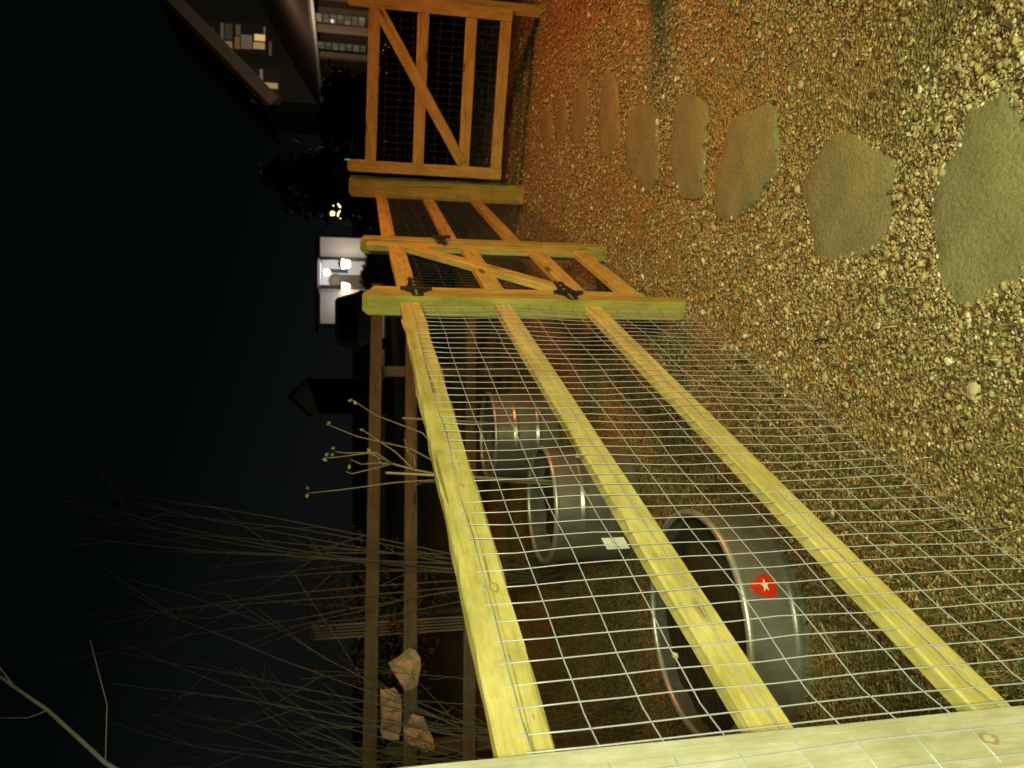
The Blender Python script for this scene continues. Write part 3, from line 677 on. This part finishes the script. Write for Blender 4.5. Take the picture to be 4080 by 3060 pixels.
crumple(z2([(1090,825),(1130,840),(1165,900),(1170,960),(1150,1060),(1140,1110),(1060,1125),(1030,1070),(1000,1030),(960,970),(945,930),(1020,890),(1060,850)], 1000, 2100, k8), 5.50, 'rounded piece of crumpled brown paper, topmost right of the three behind the bare stems', 1)
crumple(z2([(890,1125),(990,1110),(1030,1160),(1040,1260),(1035,1380),(1020,1465),(905,1460),(890,1400),(900,1320),(895,1220)], 1000, 2100, k8), 5.40, 'straight sided strip of crumpled brown paper against the old fence rail', 5)
crumple(z2([(1110,1290),(1190,1305),(1210,1370),(1250,1450),(1265,1530),(1200,1545),(1110,1500),(1060,1460),(1050,1390),(1080,1340)], 1000, 2100, k8), 5.32, 'spiky lower piece of crumpled brown paper among the stems', 9)

# ------------------------------------------------------------------ bare shrubs
def stems(base, tips, n_sub, r0, name, label, cat='shrub', group=None, leafy=None, bark=None):
    base = Vector(base); t = thing(name, label, cat, base, group)
    b = MB(); lv = MB()
    for tip in tips:
        tip = Vector(tip); st = base + Vector((random.gauss(0, 0.06), random.gauss(0, 0.06), 0))
        mid = st.lerp(tip, 0.5) + Vector((random.gauss(0, 0.12), random.gauss(0, 0.1), 0.22 * (tip - st).length * random.random()))
        pts = []
        for i in range(11):
            u = i / 10; p_ = st * (1 - u) ** 2 + mid * 2 * u * (1 - u) + tip * u * u
            pts.append(p_ + Vector((mnoise.noise((u * 5, tip.x * 3, 1)), mnoise.noise((u * 5, tip.x * 3, 4)), mnoise.noise((u * 5, tip.z, 9)))) * 0.035 * u)
        b.tube(pts, [r0 * (1 - 0.75 * i / 10) for i in range(11)], 5)
        for _ in range(n_sub):
            i = random.randint(4, 9); p_ = pts[i]; d = (pts[i + 1 if i < 10 else i] - pts[i - 1]).normalized() + Vector((random.gauss(0, .5), random.gauss(0, .5), random.gauss(0.1, .4)))
            ln = random.uniform(0.15, 0.5) * (tip - st).length * 0.35
            q = [p_ + d * ln * s_ + Vector((0, 0, 0.12 * ln * s_ * s_)) + Vector((random.gauss(0, .01), random.gauss(0, .01), 0)) * s_ for s_ in (0, .33, .66, 1)]
            b.tube(q, [r0 * 0.5, r0 * 0.4, r0 * 0.3, r0 * 0.18], 4)
            if leafy:
                for s_ in range(leafy):
                    c = q[random.randint(2, 3)]; d2 = Vector((random.gauss(0, 1), random.gauss(0, 1), random.gauss(0, 1))).normalized(); e = d2.cross(UP).normalized()
                    lv.add([c, c + d2 * 0.016 + e * 0.007, c + d2 * 0.034, c + d2 * 0.016 - e * 0.007], [(0, 1, 2, 3)])
    b.build('stems', bark or M['bark'], t, smooth=True)
    if lv.v: lv.build('buds', mat('yellow_buds', (0.42, 0.45, 0.18), 0.6), t)
    return t
random.seed(21)
tips = [at(random.uniform(0, 900), random.uniform(1950, 2700), 5.0 + random.uniform(-.4, .6)) for _ in range(15)]
stems((-1.35, 5.2, gz(5.2)), tips, 3, 0.0065, 'bare_shrub', 'tall bare shrub with long upright whips in the dark at the left', group='bare shrubs behind the fence')
tips = [at(random.uniform(200, 1250), random.uniform(2300, 3060), 4.0 + random.uniform(-.3, .5)) for _ in range(15)]
stems((-2.25, 4.1, gz(4.1)), tips, 4, 0.0052, 'bare_shrub', 'wide bare shrub arching across the brown paper at the far left', group='bare shrubs behind the fence')
tips = [at(random.uniform(1100, 1650), random.uniform(2650, 3060), 3.7 + random.uniform(-.2, .3)) for _ in range(8)]
stems((-1.85, 3.9, gz(3.9)), tips, 3, 0.0036, 'bare_shrub', 'low tangle of thin stems in front of the brown paper', group='bare shrubs behind the fence')
# thick branch of a nearer tree at the far left
b = MB(); q = [at(x, y, Y) for x, y, Y in ((-60, 2655, 3.2), (60, 2740, 3.1), (190, 2830, 3.0), (300, 2930, 2.95), (420, 3040, 2.9), (900, 3330, 2.85), (2200, 3700, 2.8))]
q[-1].z = gz(2.8)
b.tube(q, [0.0055, 0.006, 0.0068, 0.0072, 0.0078, 0.013, 0.020], 7)
for k_ in range(3):
    p0 = q[random.randint(1, 4)]; d = Vector((random.gauss(0.3, .4), random.gauss(0, .3), random.uniform(-.1, .7)))
    b.tube([p0, p0 + d * 0.25, p0 + d * 0.5 + Vector((0.03, 0, .06))], [0.0028, 0.002, 0.001], 5)
tr = thing('young_tree', 'slanting bare branch of a young tree crossing the upper left corner', 'tree', q[-1]); b.build('trunk', mottled('olive_bark', (0.40, 0.40, 0.24), (0.58, 0.56, 0.36), 20), tr, smooth=True)
# sapling with buds, growing in the middle tub
sapb = [(1398, 1590), (1300, 1690), (1335, 1800), (1290, 1825), (1395, 1830), (1480, 1800), (1475, 1845), (1380, 1880), (1225, 1965), (1440, 1710), (1610, 1750), (1620, 1805), (1650, 1935)]
st0 = at(1760, 1892, 4.3)
sap = thing('sapling', 'thin budding sapling with yellow green leaf buds rising from the middle tub', 'sapling', at(2225, 1930, 4.2))
BUD = mat('leaf_buds', (0.34, 0.38, 0.16), 0.6)
b = MB(); b.tube([at(2225, 1930, 4.2), at(1980, 1915, 4.25), st0], [0.008, 0.0075, 0.0065], 6)
b.tube([st0, at(1650, 1872, 4.3), at(1565, 1848, 4.3)], [0.0065, 0.006, 0.005], 6)
for i, (x, y) in enumerate(sapb):
    s_ = (at(1565, 1848, 4.3), at(1650, 1872, 4.3), at(1850, 1905, 4.28))[0 if 3 <= i < 8 or i == 2 else (2 if i in (0, 1, 8, 12) else 1)]
    e = at(x, y, 4.3 + random.uniform(-.15, .15)); md = s_.lerp(e, 0.5) + Vector((random.gauss(0, .02), 0, -0.03 + random.gauss(0, .02)))
    md2 = s_.lerp(e, 0.8) + Vector((random.gauss(0, .012), 0, random.gauss(0, .012)))
    b.tube([s_, md, md2, e], [0.0042, 0.0034, 0.0026, 0.0016], 5)
    for _ in range(2 if i in (0, 2, 3, 5, 8) else (1 if i % 2 else 0)):
        c = e + Vector((random.gauss(0, .012), random.gauss(0, .012), random.gauss(0, .012))); d2 = Vector((random.gauss(0, 1), random.gauss(0, .5), random.gauss(0, 1))).normalized(); e2 = d2.cross(Vector((0, 1, 0))).normalized()
        lv = MB(); lv.add([c, c + d2 * 0.013 + e2 * 0.009, c + d2 * 0.03, c + d2 * 0.013 - e2 * 0.009], [(0, 1, 2, 3)]); lv.build('bud', BUD, sap)
b.build('trunk', mottled('grey_twig', (0.30, 0.28, 0.20), (0.42, 0.40, 0.30), 20), sap, smooth=True)

# ------------------------------------------------------------------ dark evergreens
def tree(base, h, rad, label, seed, mt, name='evergreen_tree', n=2600, group='dark trees beyond the yard', leaf=0.16, shape='cone'):
    rs = np.random.default_rng(seed); base = Vector(base); t = thing(name, label, 'tree', base, group)
    b = MB(); b.tube([base, base + UP * h * 0.5 + Vector((0.05 * h * rs.standard_normal() * .3, 0, 0)), base + UP * h * 0.96], [h * 0.022, h * 0.014, h * 0.003], 8)
    V = []; Fc = []
    for i in range(26):
        u = 0.12 + 0.83 * i / 26; a = i * 2.4 + rs.random(); ln = rad * ((1.05 - u) if shape == 'cone' else math.sin(math.pi * min(1, u)) ** 0.6) * (0.75 + 0.4 * rs.random())
        p0 = base + UP * h * u; p1 = p0 + Vector((math.cos(a) * ln, math.sin(a) * ln, (-0.12 if shape == 'cone' else 0.35) * ln))
        b.tube([p0, p0.lerp(p1, .5) + UP * 0.05 * ln, p1], [h * 0.006, h * 0.004, h * 0.0015], 4)
        k_ = n // 26
        for _ in range(k_):
            s_ = rs.random() ** 0.6; c = p0.lerp(p1, s_) + Vector(rs.standard_normal(3) * np.array([.14, .14, .10]) * rad * (0.4 + 0.5 * rs.random()))
            d = Vector(rs.standard_normal(3)).normalized(); e = d.cross(Vector(rs.standard_normal(3))).normalized(); q = leaf * (0.6 + 0.8 * rs.random())
            V += [tuple(c - d * q), tuple(c + e * q * .4), tuple(c + d * q), tuple(c - e * q * .4)]; m_ = len(V); Fc.append((m_ - 4, m_ - 3, m_ - 2, m_ - 1))
    b.build('trunk', M['bark'], t); b = MB(); b.v = V; b.f = Fc; b.build('crown', mt, t)
    return t
def xg(y, Y): p_ = at(1400, y, Y); return (p_.x, Y, gz(Y))
tree(xg(715, 22), 3.6, 1.5, 'dark evergreen right of the string lights, below the house roof', 1, M['evergreen'])
tree(xg(815, 27), 3.6, 1.0, 'tall dark evergreen behind the far gate post', 2, M['evergreen'])
tree(xg(430, 21), 1.9, 1.0, 'low dark bush in front of the house windows', 3, M['evergreen'], shape='round')
tree(xg(1095, 21), 0.86, 0.6, 'bare russet shrub in front of the lit porch', 7, M['brownleaf'], name='russet_shrub', n=1200, leaf=0.07, shape='round', group='shrubs by the lit porch')
tree(xg(1030, 19), 0.82, 0.5, 'dark russet shrub at the left of the lit porch steps', 8, M['brownleaf'], name='russet_shrub', n=900, leaf=0.07, shape='round', group='shrubs by the lit porch')
hd = thing('hedge', 'low dark hedge behind the far gate', 'hedge', (3.4, 10.0, gz(10)))
b = MB(); rs_ = np.random.default_rng(77)
for i in range(11000):
    c = Vector((rs_.uniform(1.0, 6.2), 10 + rs_.normal(0, .28), gz(10) + rs_.random() ** 0.8 * 1.02)); d = Vector(rs_.standard_normal(3)).normalized(); e = d.cross(Vector(rs_.standard_normal(3))).normalized(); q = rs_.uniform(.04, .09)
    b.add([c - d * q, c + e * q * .45, c + d * q, c - e * q * .45], [(0, 1, 2, 3)])
b.build('foliage', M['evergreen'], hd)
b = MB()
for i in range(14): x_ = 1.2 + i * .37; b.tube([(x_, 10, gz(10) - .05), (x_ + rs_.normal(0, .08), 10 + rs_.normal(0, .1), gz(10) + .8)], [.02, .006], 5)
b.build('stems', M['bark'], hd); hd.children[-1]['kind'] = 'stuff'
# heap of leaves at the far left of the yard
hp = at(1690, 2440, 9.0)
tree((hp.x, 9.0, gz(9)), 1.9, 1.1, 'russet leafy bush glowing dimly behind the pale slats', 9, M['brownleaf'], name='russet_shrub', n=2200, leaf=0.035, shape='round', group='shrubs by the lit porch')

# ------------------------------------------------------------------ shed roof peak
sh = thing('garden_shed', 'dim garden shed with only its pointed gable showing', 'shed', (at(1400, 1590, 22).x, 22.0, gz(22)))
ap = at(1150, 1580, 22.0); c1 = at(1232, 1652, 22.0); c0 = Vector((2 * ap.x - c1.x, 22.0, c1.z)); zb = gz(22)
b = MB(); b.prism([ap + Vector((0, .02, -.03)), c1 + Vector((.02, .02, 0)), Vector((c1.x, 22.02, zb)), Vector((c0.x, 22.02, zb)), c0 + Vector((-.02, .02, 0))], (0, 1.8, 0)); b.build('wall', mottled('shaded_shed_wall', (0.004, 0.004, 0.004), (0.007, 0.007, 0.006), 5, stretch=(8, 8, 0.5)), sh)  # wall colour blackened to stand for night shade below the gable
b = MB(); b.prism([ap + Vector((0, -.005, -.04)), ap.lerp(c1, .95) + Vector((0, -.005, -.04)), ap.lerp(c1, .9) + Vector((-.12, -.005, -.35)), ap.lerp(c0, .8) + Vector((0.02, -.005, -.04))], (0, 0.022, 0)); b.build('gable_board', mottled('painted_gable_light', (0.55, 0.50, 0.46), (0.66, 0.60, 0.55), 5, stretch=(8, 8, 0.5)), sh)  # pale patch paints the dim light on the gable peak
rf = MB()
for e in (c1, c0):
    d = (e - ap); nn_ = Vector((-d.z, 0, d.x)).normalized(); nn_ = nn_ if nn_.z > 0 else -nn_
    rf.prism([ap + Vector((0, -.12, 0)), e + d * 0.1 + Vector((0, -.12, 0)), e + d * 0.1 + Vector((0, -.12, 0)) + nn_ * 0.03, ap + Vector((0, -.12, 0)) + nn_ * 0.03], (0, 2.1, 0))
rf.build('roof', mat('shed_roof', (0.012, 0.012, 0.012), 0.95), sh)

# ------------------------------------------------------------------ lit white house with a porch
HY = 30.0
wm = mottled('white_siding', (0.62, 0.60, 0.60), (0.70, 0.68, 0.66), 3, 0.8, stretch=(0.3, 0.3, 6), coord='Object')
trimm = mat('dark_trim', (0.03, 0.025, 0.02), 0.6)
def hp_(x, y, Y=HY): return at(x, y, Y)
def hx(y, Y=HY): return at(1380, y, Y).x
def hz(x, Y=HY): return at(x, 1530, Y).z
wh = thing('white_house', 'distant white house with a brightly lit porch and two lanterns', 'house', (hx(1110), HY, gz(HY)))
zt = hz(1276); zb = gz(HY); xa, xb = hx(1290), hx(948)
pa, pb = hx(1146), hx(1034)
b = MB(); b.bx(xa, pa, HY, HY + 0.3, zb, zt); b.bx(pb, xb, HY, HY + 0.3, zb, zt); b.bx(xa, xb, HY + 1.9, HY + 2.2, zb, zt); b.bx(xa, xa + .25, HY + .3, HY + 1.9, zb, zt); b.bx(xb - .25, xb, HY + .3, HY + 1.9, zb, zt); b.build('wall', wm, wh)
b = MB(); b.bx(pa - .02, pb + .02, HY + 0.02, HY + 1.9, zt + .01, zt + 0.10); b.build('porch_ceiling', wm, wh)
b = MB(); b.prism([(xa - .2, HY + .02, zt + .11), (xb + .2, HY + .02, zt + .11), (xb + .2, HY + 2.3, zt + .16), (xa - .2, HY + 2.3, zt + .16)], (0, 0.0, 0.08)); b.build('roof', mat('night_roof', (0.006, 0.006, 0.006), 0.95, spec=0.0), wh)
for xx in (pa, pb):
    b = MB(); b.bx(xx - 0.06, xx + 0.06, HY - 0.16, HY - 0.004, zb, zt); b.build('porch_post', trimm, wh)
dx0, dx1 = hx(1118), hx(1068)
b = MB(); b.bx(dx0, dx1, HY + 1.84, HY + 1.897, zb, hz(1318)); dr = b.build('door', mat('door_paint', (0.10, 0.06, 0.025), 0.5), wh)
b = MB(); cx = (dx0 + dx1) / 2; b.tube([(cx + .22 * math.cos(a), HY + 1.80, hz(1335) + .22 * math.sin(a)) for a in np.linspace(0, 6.283, 21)], 0.06, 7, False); b.build('wreath', M['brownleaf'], dr)
for ya, yb in ((1060, 1045), (1140, 1126)):
    b = MB(); b.bx(hx(ya), hx(yb), HY + 1.86, HY + 1.897, hz(1385), hz(1305)); wn = b.build('window', trimm, wh)
glow = mat('lamp_glow', (1, 1, 1), 0.5, emit=(0.92, 0.96, 1.0), estr=9)
yel = mat('lantern_glow', (1, .9, .6), 0.5, emit=(1.0, 0.80, 0.42), estr=14)
pl = hp_(1302, 1085, HY + 0.9)
b = MB(); b.lathe([(0.0, -0.13), (0.08, -0.11), (0.13, -0.03), (0.12, 0.06), (0.05, 0.12), (0.0, 0.125)], pl, 16); lm = b.build('porch_lamp', glow, wh, smooth=True)
b = MB(); b.tube([pl + UP * .12, Vector((pl.x, pl.y, zt + .01))], 0.015, 6); b.build('lamp_rod', trimm, lm)
for (x, y, s_) in ((1377, 1052, 1.35), (1377, 1143, 1.2)):
    c = hp_(x, y, HY - 0.32); b = MB(); b.lathe([(0.0, -0.13 * s_), (0.09 * s_, -0.12 * s_), (0.14 * s_, 0.10 * s_), (0.0, 0.12 * s_)], c, 8); lt = b.build('lantern', yel, wh, smooth=False)
    b = MB(); b.lathe([(0.17 * s_, 0.121 * s_), (0.05 * s_, 0.2 * s_), (0.0, 0.21 * s_)], c, 8); b.tube([c + UP * .15 * s_, c + Vector((0, 0.15, 0.15 * s_))], 0.02, 6); b.build('lantern_cap', trimm, lt)
l = lamp('porch_bulb', (pl.x, pl.y - 0.05, pl.z - 0.25), 20, (0.92, 0.96, 1.0), 0.1)
lamp('lantern_bulb', hp_(1380, 1030, HY - 1.2), 28, (1.0, 0.90, 0.82), 0.1); lamp('lantern_bulb', hp_(1380, 1160, HY - 1.2), 20, (1.0, 0.90, 0.82), 0.1)

# dark car parked in front of it
car = thing('parked_car', 'dark parked car in front of the white house, seen from behind', 'car', (hx(1266, 24), 24.0, gz(24)))
cm = mat('dark_car_paint', (0.012, 0.012, 0.014), 0.3, spec=0.6); cx = hx(1266, 24); z0 = gz(24)
H_ = hz(1334, 24) - z0
prof = [(-0.86, 0.28), (0.86, 0.28), (0.88, 0.62), (0.84, 0.95), (0.62, H_ - 0.05), (0.5, H_), (-0.5, H_), (-0.62, H_ - 0.05), (-0.84, 0.95), (-0.88, 0.62)]
b = MB(); b.prism([(cx + x * 0.98, 24.0, z0 + z) for x, z in prof], (0, 4.2, 0)); b.build('body', cm, car, bevel=0.06)
b = MB(); b.prism([(cx - .55, 23.985, z0 + H_ - .12), (cx + .55, 23.985, z0 + H_ - .12), (cx + .72, 23.985, z0 + .98), (cx - .72, 23.985, z0 + .98)], (0, 0.012, 0)); b.build('rear_window', mat('car_glass', (0.02, 0.02, 0.025), 0.05), car)
for sx in (-0.75, 0.75):
    b = MB(); b.bx(cx + sx - 0.09, cx + sx + 0.09, 23.97, 23.998, z0 + 0.78, z0 + 0.96); b.build('tail_light', mat('tail_light_red', (0.4, 0.02, 0.02), 0.2), car)
    for yy in (24.7, 27.4):
        b = MB(); b.tube([(cx + sx * 0.92 - 0.1, yy, z0 + .32), (cx + sx * 0.92 + 0.1, yy, z0 + .32)], 0.32, 18); b.build('wheel', mat('tyre', (0.01, 0.01, 0.01), 0.9), car)
b = MB(); b.bx(cx - .8, cx + .8, 23.93, 23.99, z0 + .36, z0 + .56); b.build('bumper', mat('chrome_strip', (0.5, 0.5, 0.5), 0.2, 0.9), car)

# fairy lights and specks of light in the dark
fl = thing('fairy_lights', 'small tangle of warm white fairy lights glowing in the dark', 'lights', at(1326, 845, 20))
bm_ = mat('warm_bulb', (1, .8, .5), 0.5, emit=(1.0, 0.66, 0.30), estr=4)
fr = [at(x, y, 20) for x, y in ((1318, 852), (1322, 842), (1332, 846), (1331, 856), (1320, 858))]
b = MB(); b.tube(fr + [fr[0]], 0.016, 5); b.build('bulb_string', bm_, fl)
b = MB(); b.tube([at(x, y, 20) for x, y in ((1355, 840), (1347, 850), (1346, 862))], 0.016, 5); b.build('bulb_string', bm_, fl)
b = MB(); b.tube([at(x, y, 20) for x, y in ((1346, 812), (1352, 820), (1356, 827))], 0.018, 5); b.build('bulb_string', bm_, fl)
b = MB(); b.tube([at(x, y, 20) for x, y in ((1327, 818), (1330, 821))], 0.012, 5); b.tube([at(x, y, 20) for x, y in ((1356, 869), (1357, 872))], 0.012, 5); b.build('bulb_string', bm_, fl)
c = at(1376, 635, 20); b = MB(); b.lathe([(0, -.02), (.018, 0), (0, .02)], c, 10); b.tube([c - UP * .02, Vector((c.x, 20, gz(20)))], 0.012, 6)
tag(b.build('marker_light', mat('green_led', (0.1, 0.8, 0.4), 0.5, emit=(0.1, 0.8, 0.4), estr=0.6)), 'tiny green marker light left of the far gate', 'light')

# ------------------------------------------------------------------ big dim house at the right
bh = thing('brown_house', 'large dim house with a gable, a long eave and lit windows', 'house', (at(1390, 100, 34).x, 34.0, gz(34)))
wallm = mottled('brown_siding', (0.14, 0.10, 0.08), (0.20, 0.14, 0.115), 4, 0.85, stretch=(0.4, 0.4, 9))
greenm = mottled('dark_green_siding', (0.045, 0.055, 0.04), (0.07, 0.08, 0.055), 4, 0.9, stretch=(0.4, 0.4, 9))
fasc = mat('pale_fascia', (0.55, 0.53, 0.45), 0.7)
roofm = mottled('shingle', (0.02, 0.018, 0.016), (0.035, 0.03, 0.027), 6, 0.95)
# gable wing behind
GY = 40.0
def gpx(x, y): return at(x, y, GY)
ra, rb = gpx(655, -30), gpx(1075, 400)
b = MB(); low = Vector((rb.x, GY, gz(GY))); far = Vector((ra.x + 9, GY, gz(GY)))
b.prism([rb, ra, Vector((ra.x + 9, GY, ra.z)), far, low], (0, 5, 0)); b.build('gable_wall', greenm, bh)
d = (ra - rb); nn_ = Vector((-d.z, 0, d.x)).normalized(); nn_ = nn_ if nn_.z > 0 else -nn_
b = MB(); b.prism([rb - d * 0.03 - nn_ * .42 + Vector((0, -.05, 0)), ra - nn_ * .42 + Vector((0, -.05, 0)), ra + nn_ * .25 + Vector((0, -.05, 0)), rb - d * 0.03 + nn_ * .25 + Vector((0, -.05, 0))], (0, -0.08, 0)); b.build('rake_board', mottled('rake_paint', (0.30, 0.25, 0.19), (0.38, 0.32, 0.25), 3), bh)
b = MB(); b.prism([rb - d * 0.05 + nn_ * .26 + Vector((0, -.6, 0)), ra + nn_ * .26 + Vector((0, -.6, 0)), ra + nn_ * .5 + Vector((0, -.6, 0)), rb - d * .05 + nn_ * .5 + Vector((0, -.6, 0))], (0, 6, 0)); b.build('roof', roofm, bh)
def lit_window(quad, Y, panes, glowc, s_, frame_m):
    """quad: image-space extents (x0,x1,y0,y1) of a window standing in the wall at depth Y; panes: list of (fx0,fx1,fy0,fy1,strength)"""
    x0, x1, y0, y1 = quad; c = [at(x0, y0, Y), at(x1, y0, Y), at(x1, y1, Y), at(x0, y1, Y)]
    xl, xr = min(q.x for q in c), max(q.x for q in c); zl, zh = min(q.z for q in c), max(q.z for q in c)
    b = MB(); b.bx(xl - .08, xr + .08, Y - 0.05, Y - 0.004, zl - .08, zh + .08); wn = b.build('window', frame_m, bh)
    for (fx0, fx1, fy0, fy1, st, colr) in panes:       # fractions: down the window, left to right
        b = MB(); W = xr - xl; Hh = zh - zl
        b.bx(xl + W * fy0, xl + W * fy1, Y - 0.062, Y - 0.052, zh - Hh * fx1, zh - Hh * fx0)
        b.build('pane', mat('lit_pane', (0.1, 0.08, 0.05), 0.3, emit=colr, estr=st), wn)
frm = mat('window_frame', (0.10, 0.08, 0.06), 0.7)
am = (1.0, 0.60, 0.22); pk = (0.9, 0.62, 0.42); gr = (0.7, 0.62, 0.3)
lit_window((828, 1060, 105, 192), GY, [(0.02, .12, .1, .8, .012, gr), (.22, .27, .05, .95, .07, pk), (.29, .42, .05, .3, .16, am), (.29, .42, .36, .95, .035, gr), (.46, .55, .05, .5, .09, am), (.48, .56, .55, .95, .06, pk), (.57, .76, .08, .60, .10, pk), (.78, .98, .12, .36, .30, am), (.80, .985, .42, .66, .62, (1.0, .62, .25)), (.96, .99, .70, .95, .12, pk)], am, 1, frm)
lit_window((1008, 1112, 278, 405), GY, [(.25, .78, .06, .22, .20, am), (.42, .95, .42, .58, .30, (1.0, .66, .25)), (.03, .17, .10, .55, .20, am), (.26, .38, .60, .96, .13, pk)], am, 1, frm)
lit_window((1072, 1082, 168, 222), GY, [(0, 1, 0, 1, .06, pk)], pk, 1, frm)
# front wing with the long eave
e1 = at(1238, -60, 27.0); zE = e1.z; dd = ray(1292, 490); tt = (zE - CZ) / dd.z; e2 = EYE + dd * tt
if e2.y > 60: e2 = at(1292, 490, 40.0); e2.z = zE
EW = (e1 - e2); EW.z = 0; ewn = EW.length; EW.normalize(); EN = Vector((EW.y, -EW.x, 0)); EN = EN if EN.dot(EYE - e1) > 0 else -EN
def epl(x, y, off=0.0):
    d_ = ray(x, y); t_2 = ((e1 + EN * off) - EYE).dot(EN) / d_.dot(EN); return EYE + d_ * t_2
def wbox(b, p0, p1, n0, n1):                          # box on the wall between two opposite corners
    c = (p0 + p1) / 2; h = (p1 - p0); b.box(c + EN * ((n0 + n1) / 2), EW * (h.dot(EW) / 2), UP * (abs(h.z) / 2), EN * ((n1 - n0) / 2))
zg = gz(30)
b = MB(); c = (e1 + e2) / 2; b.box(Vector((c.x, c.y, (zE + zg) / 2)) - EN * 2.4, EW * (ewn / 2), UP * ((zE - zg) / 2 - .06), EN * 0.9); b.build('wall', wallm, bh)
b = MB(); b.box(c + UP * 0.02, EW * (ewn / 2 + .2), UP * 0.055, EN * 0.05); b.build('fascia', fasc, bh)
b = MB(); up_ = UP * 1.9 - EN * 3.2; q0 = e1 + UP * .09 + EW * .3 + EN * .12; q1 = e2 + UP * .09 - EW * .3 + EN * .12
b.prism([q0, q1, q1 + up_, q0 + up_], UP * 0.06); b.build('porch_roof', mottled('porch_shingle', (0.11, 0.08, 0.065), (0.15, 0.105, 0.085), 5, 0.95, spec=0.0), bh)
for y in (118, 225, 330, 440):
    p_ = epl(1350, y, -0.15); b = MB(); b.box(Vector((p_.x, p_.y, (zE + zg) / 2)), EW * 0.14, UP * ((zE - zg) / 2 - .07), EN * 0.10); b.build('porch_post', wallm, bh)
def ewin(x0, x1, y0, y1, panes):
    p0 = epl(x0, y0, -1.5); p1 = epl(x1, y1, -1.5); p0.z = max(p0.z, p1.z) if p0.z > p1.z else p0.z
    b = MB(); wbox(b, p0, p1, 0.003, 0.05); wn = b.build('window', frm, bh)
    A = p0; Hh = p1.z - p0.z; Wd = (p1 - p0).dot(EW)
    for (a0, a1, b0, b1, st, colr) in panes:
        q0 = A + UP * Hh * a0 + EW * Wd * b0; q1 = A + UP * Hh * a1 + EW * Wd * b1
        b = MB(); wbox(b, q0, q1, 0.052, 0.062); b.build('pane', mat('dim_pane', (0.1, 0.1, 0.08), 0.3, emit=colr, estr=st), wn)
cr = (0.85, 0.72, 0.42); wt = (0.75, 0.85, 1.0)
random.seed(3)
pn = [(i / 7 + .01, (i + 1) / 7 - .015, j / 2 + .03, (j + 1) / 2 - .03, random.uniform(.05, .13), cr) for i in range(1, 7) for j in range(2)] + [(.02, .12, .05, .95, .16, cr), (.30, .36, .55, .9, .9, wt)]
ewin(1255, 1455, 45, 100, [p_ for p_ in pn])
pn = [(i / 7 + .01, (i + 1) / 7 - .015, j / 2 + .03, (j + 1) / 2 - .03, random.uniform(.04, .10), cr) for i in range(7) for j in range(2)]
ewin(1265, 1460, 160, 205, pn)
b = MB(); p0 = epl(1318, 336, -1.5); p1 = epl(1470, 342, -1.5); wbox(b, p0, p1, 0.05, 0.1); b.build('glowing_post_edge', mat('lit_edge', (0.5, 0.4, 0.25), 0.6, emit=(1, .7, .35), estr=.12), bh)  # pale post edge; its emission imitates light falling on it
p_ = epl(1300, 60, 1.6); lamp('house_fill', (p_.x, p_.y, zE - .6), 140, (1.0, 0.74, 0.52), 0.15)  # fill light added to brighten the front wing, no fixture drawn
p_ = epl(1310, 300, 2.2); lamp('house_fill', (p_.x, p_.y, zE - .6), 190, (1.0, 0.78, 0.56), 0.15)  # second added fill, farther along the eave
p_ = at(1000, 60, 31); lamp('house_fill', p_, 75, (1.0, 0.72, 0.52), 0.3)  # free-standing fill added to brighten the gable wing
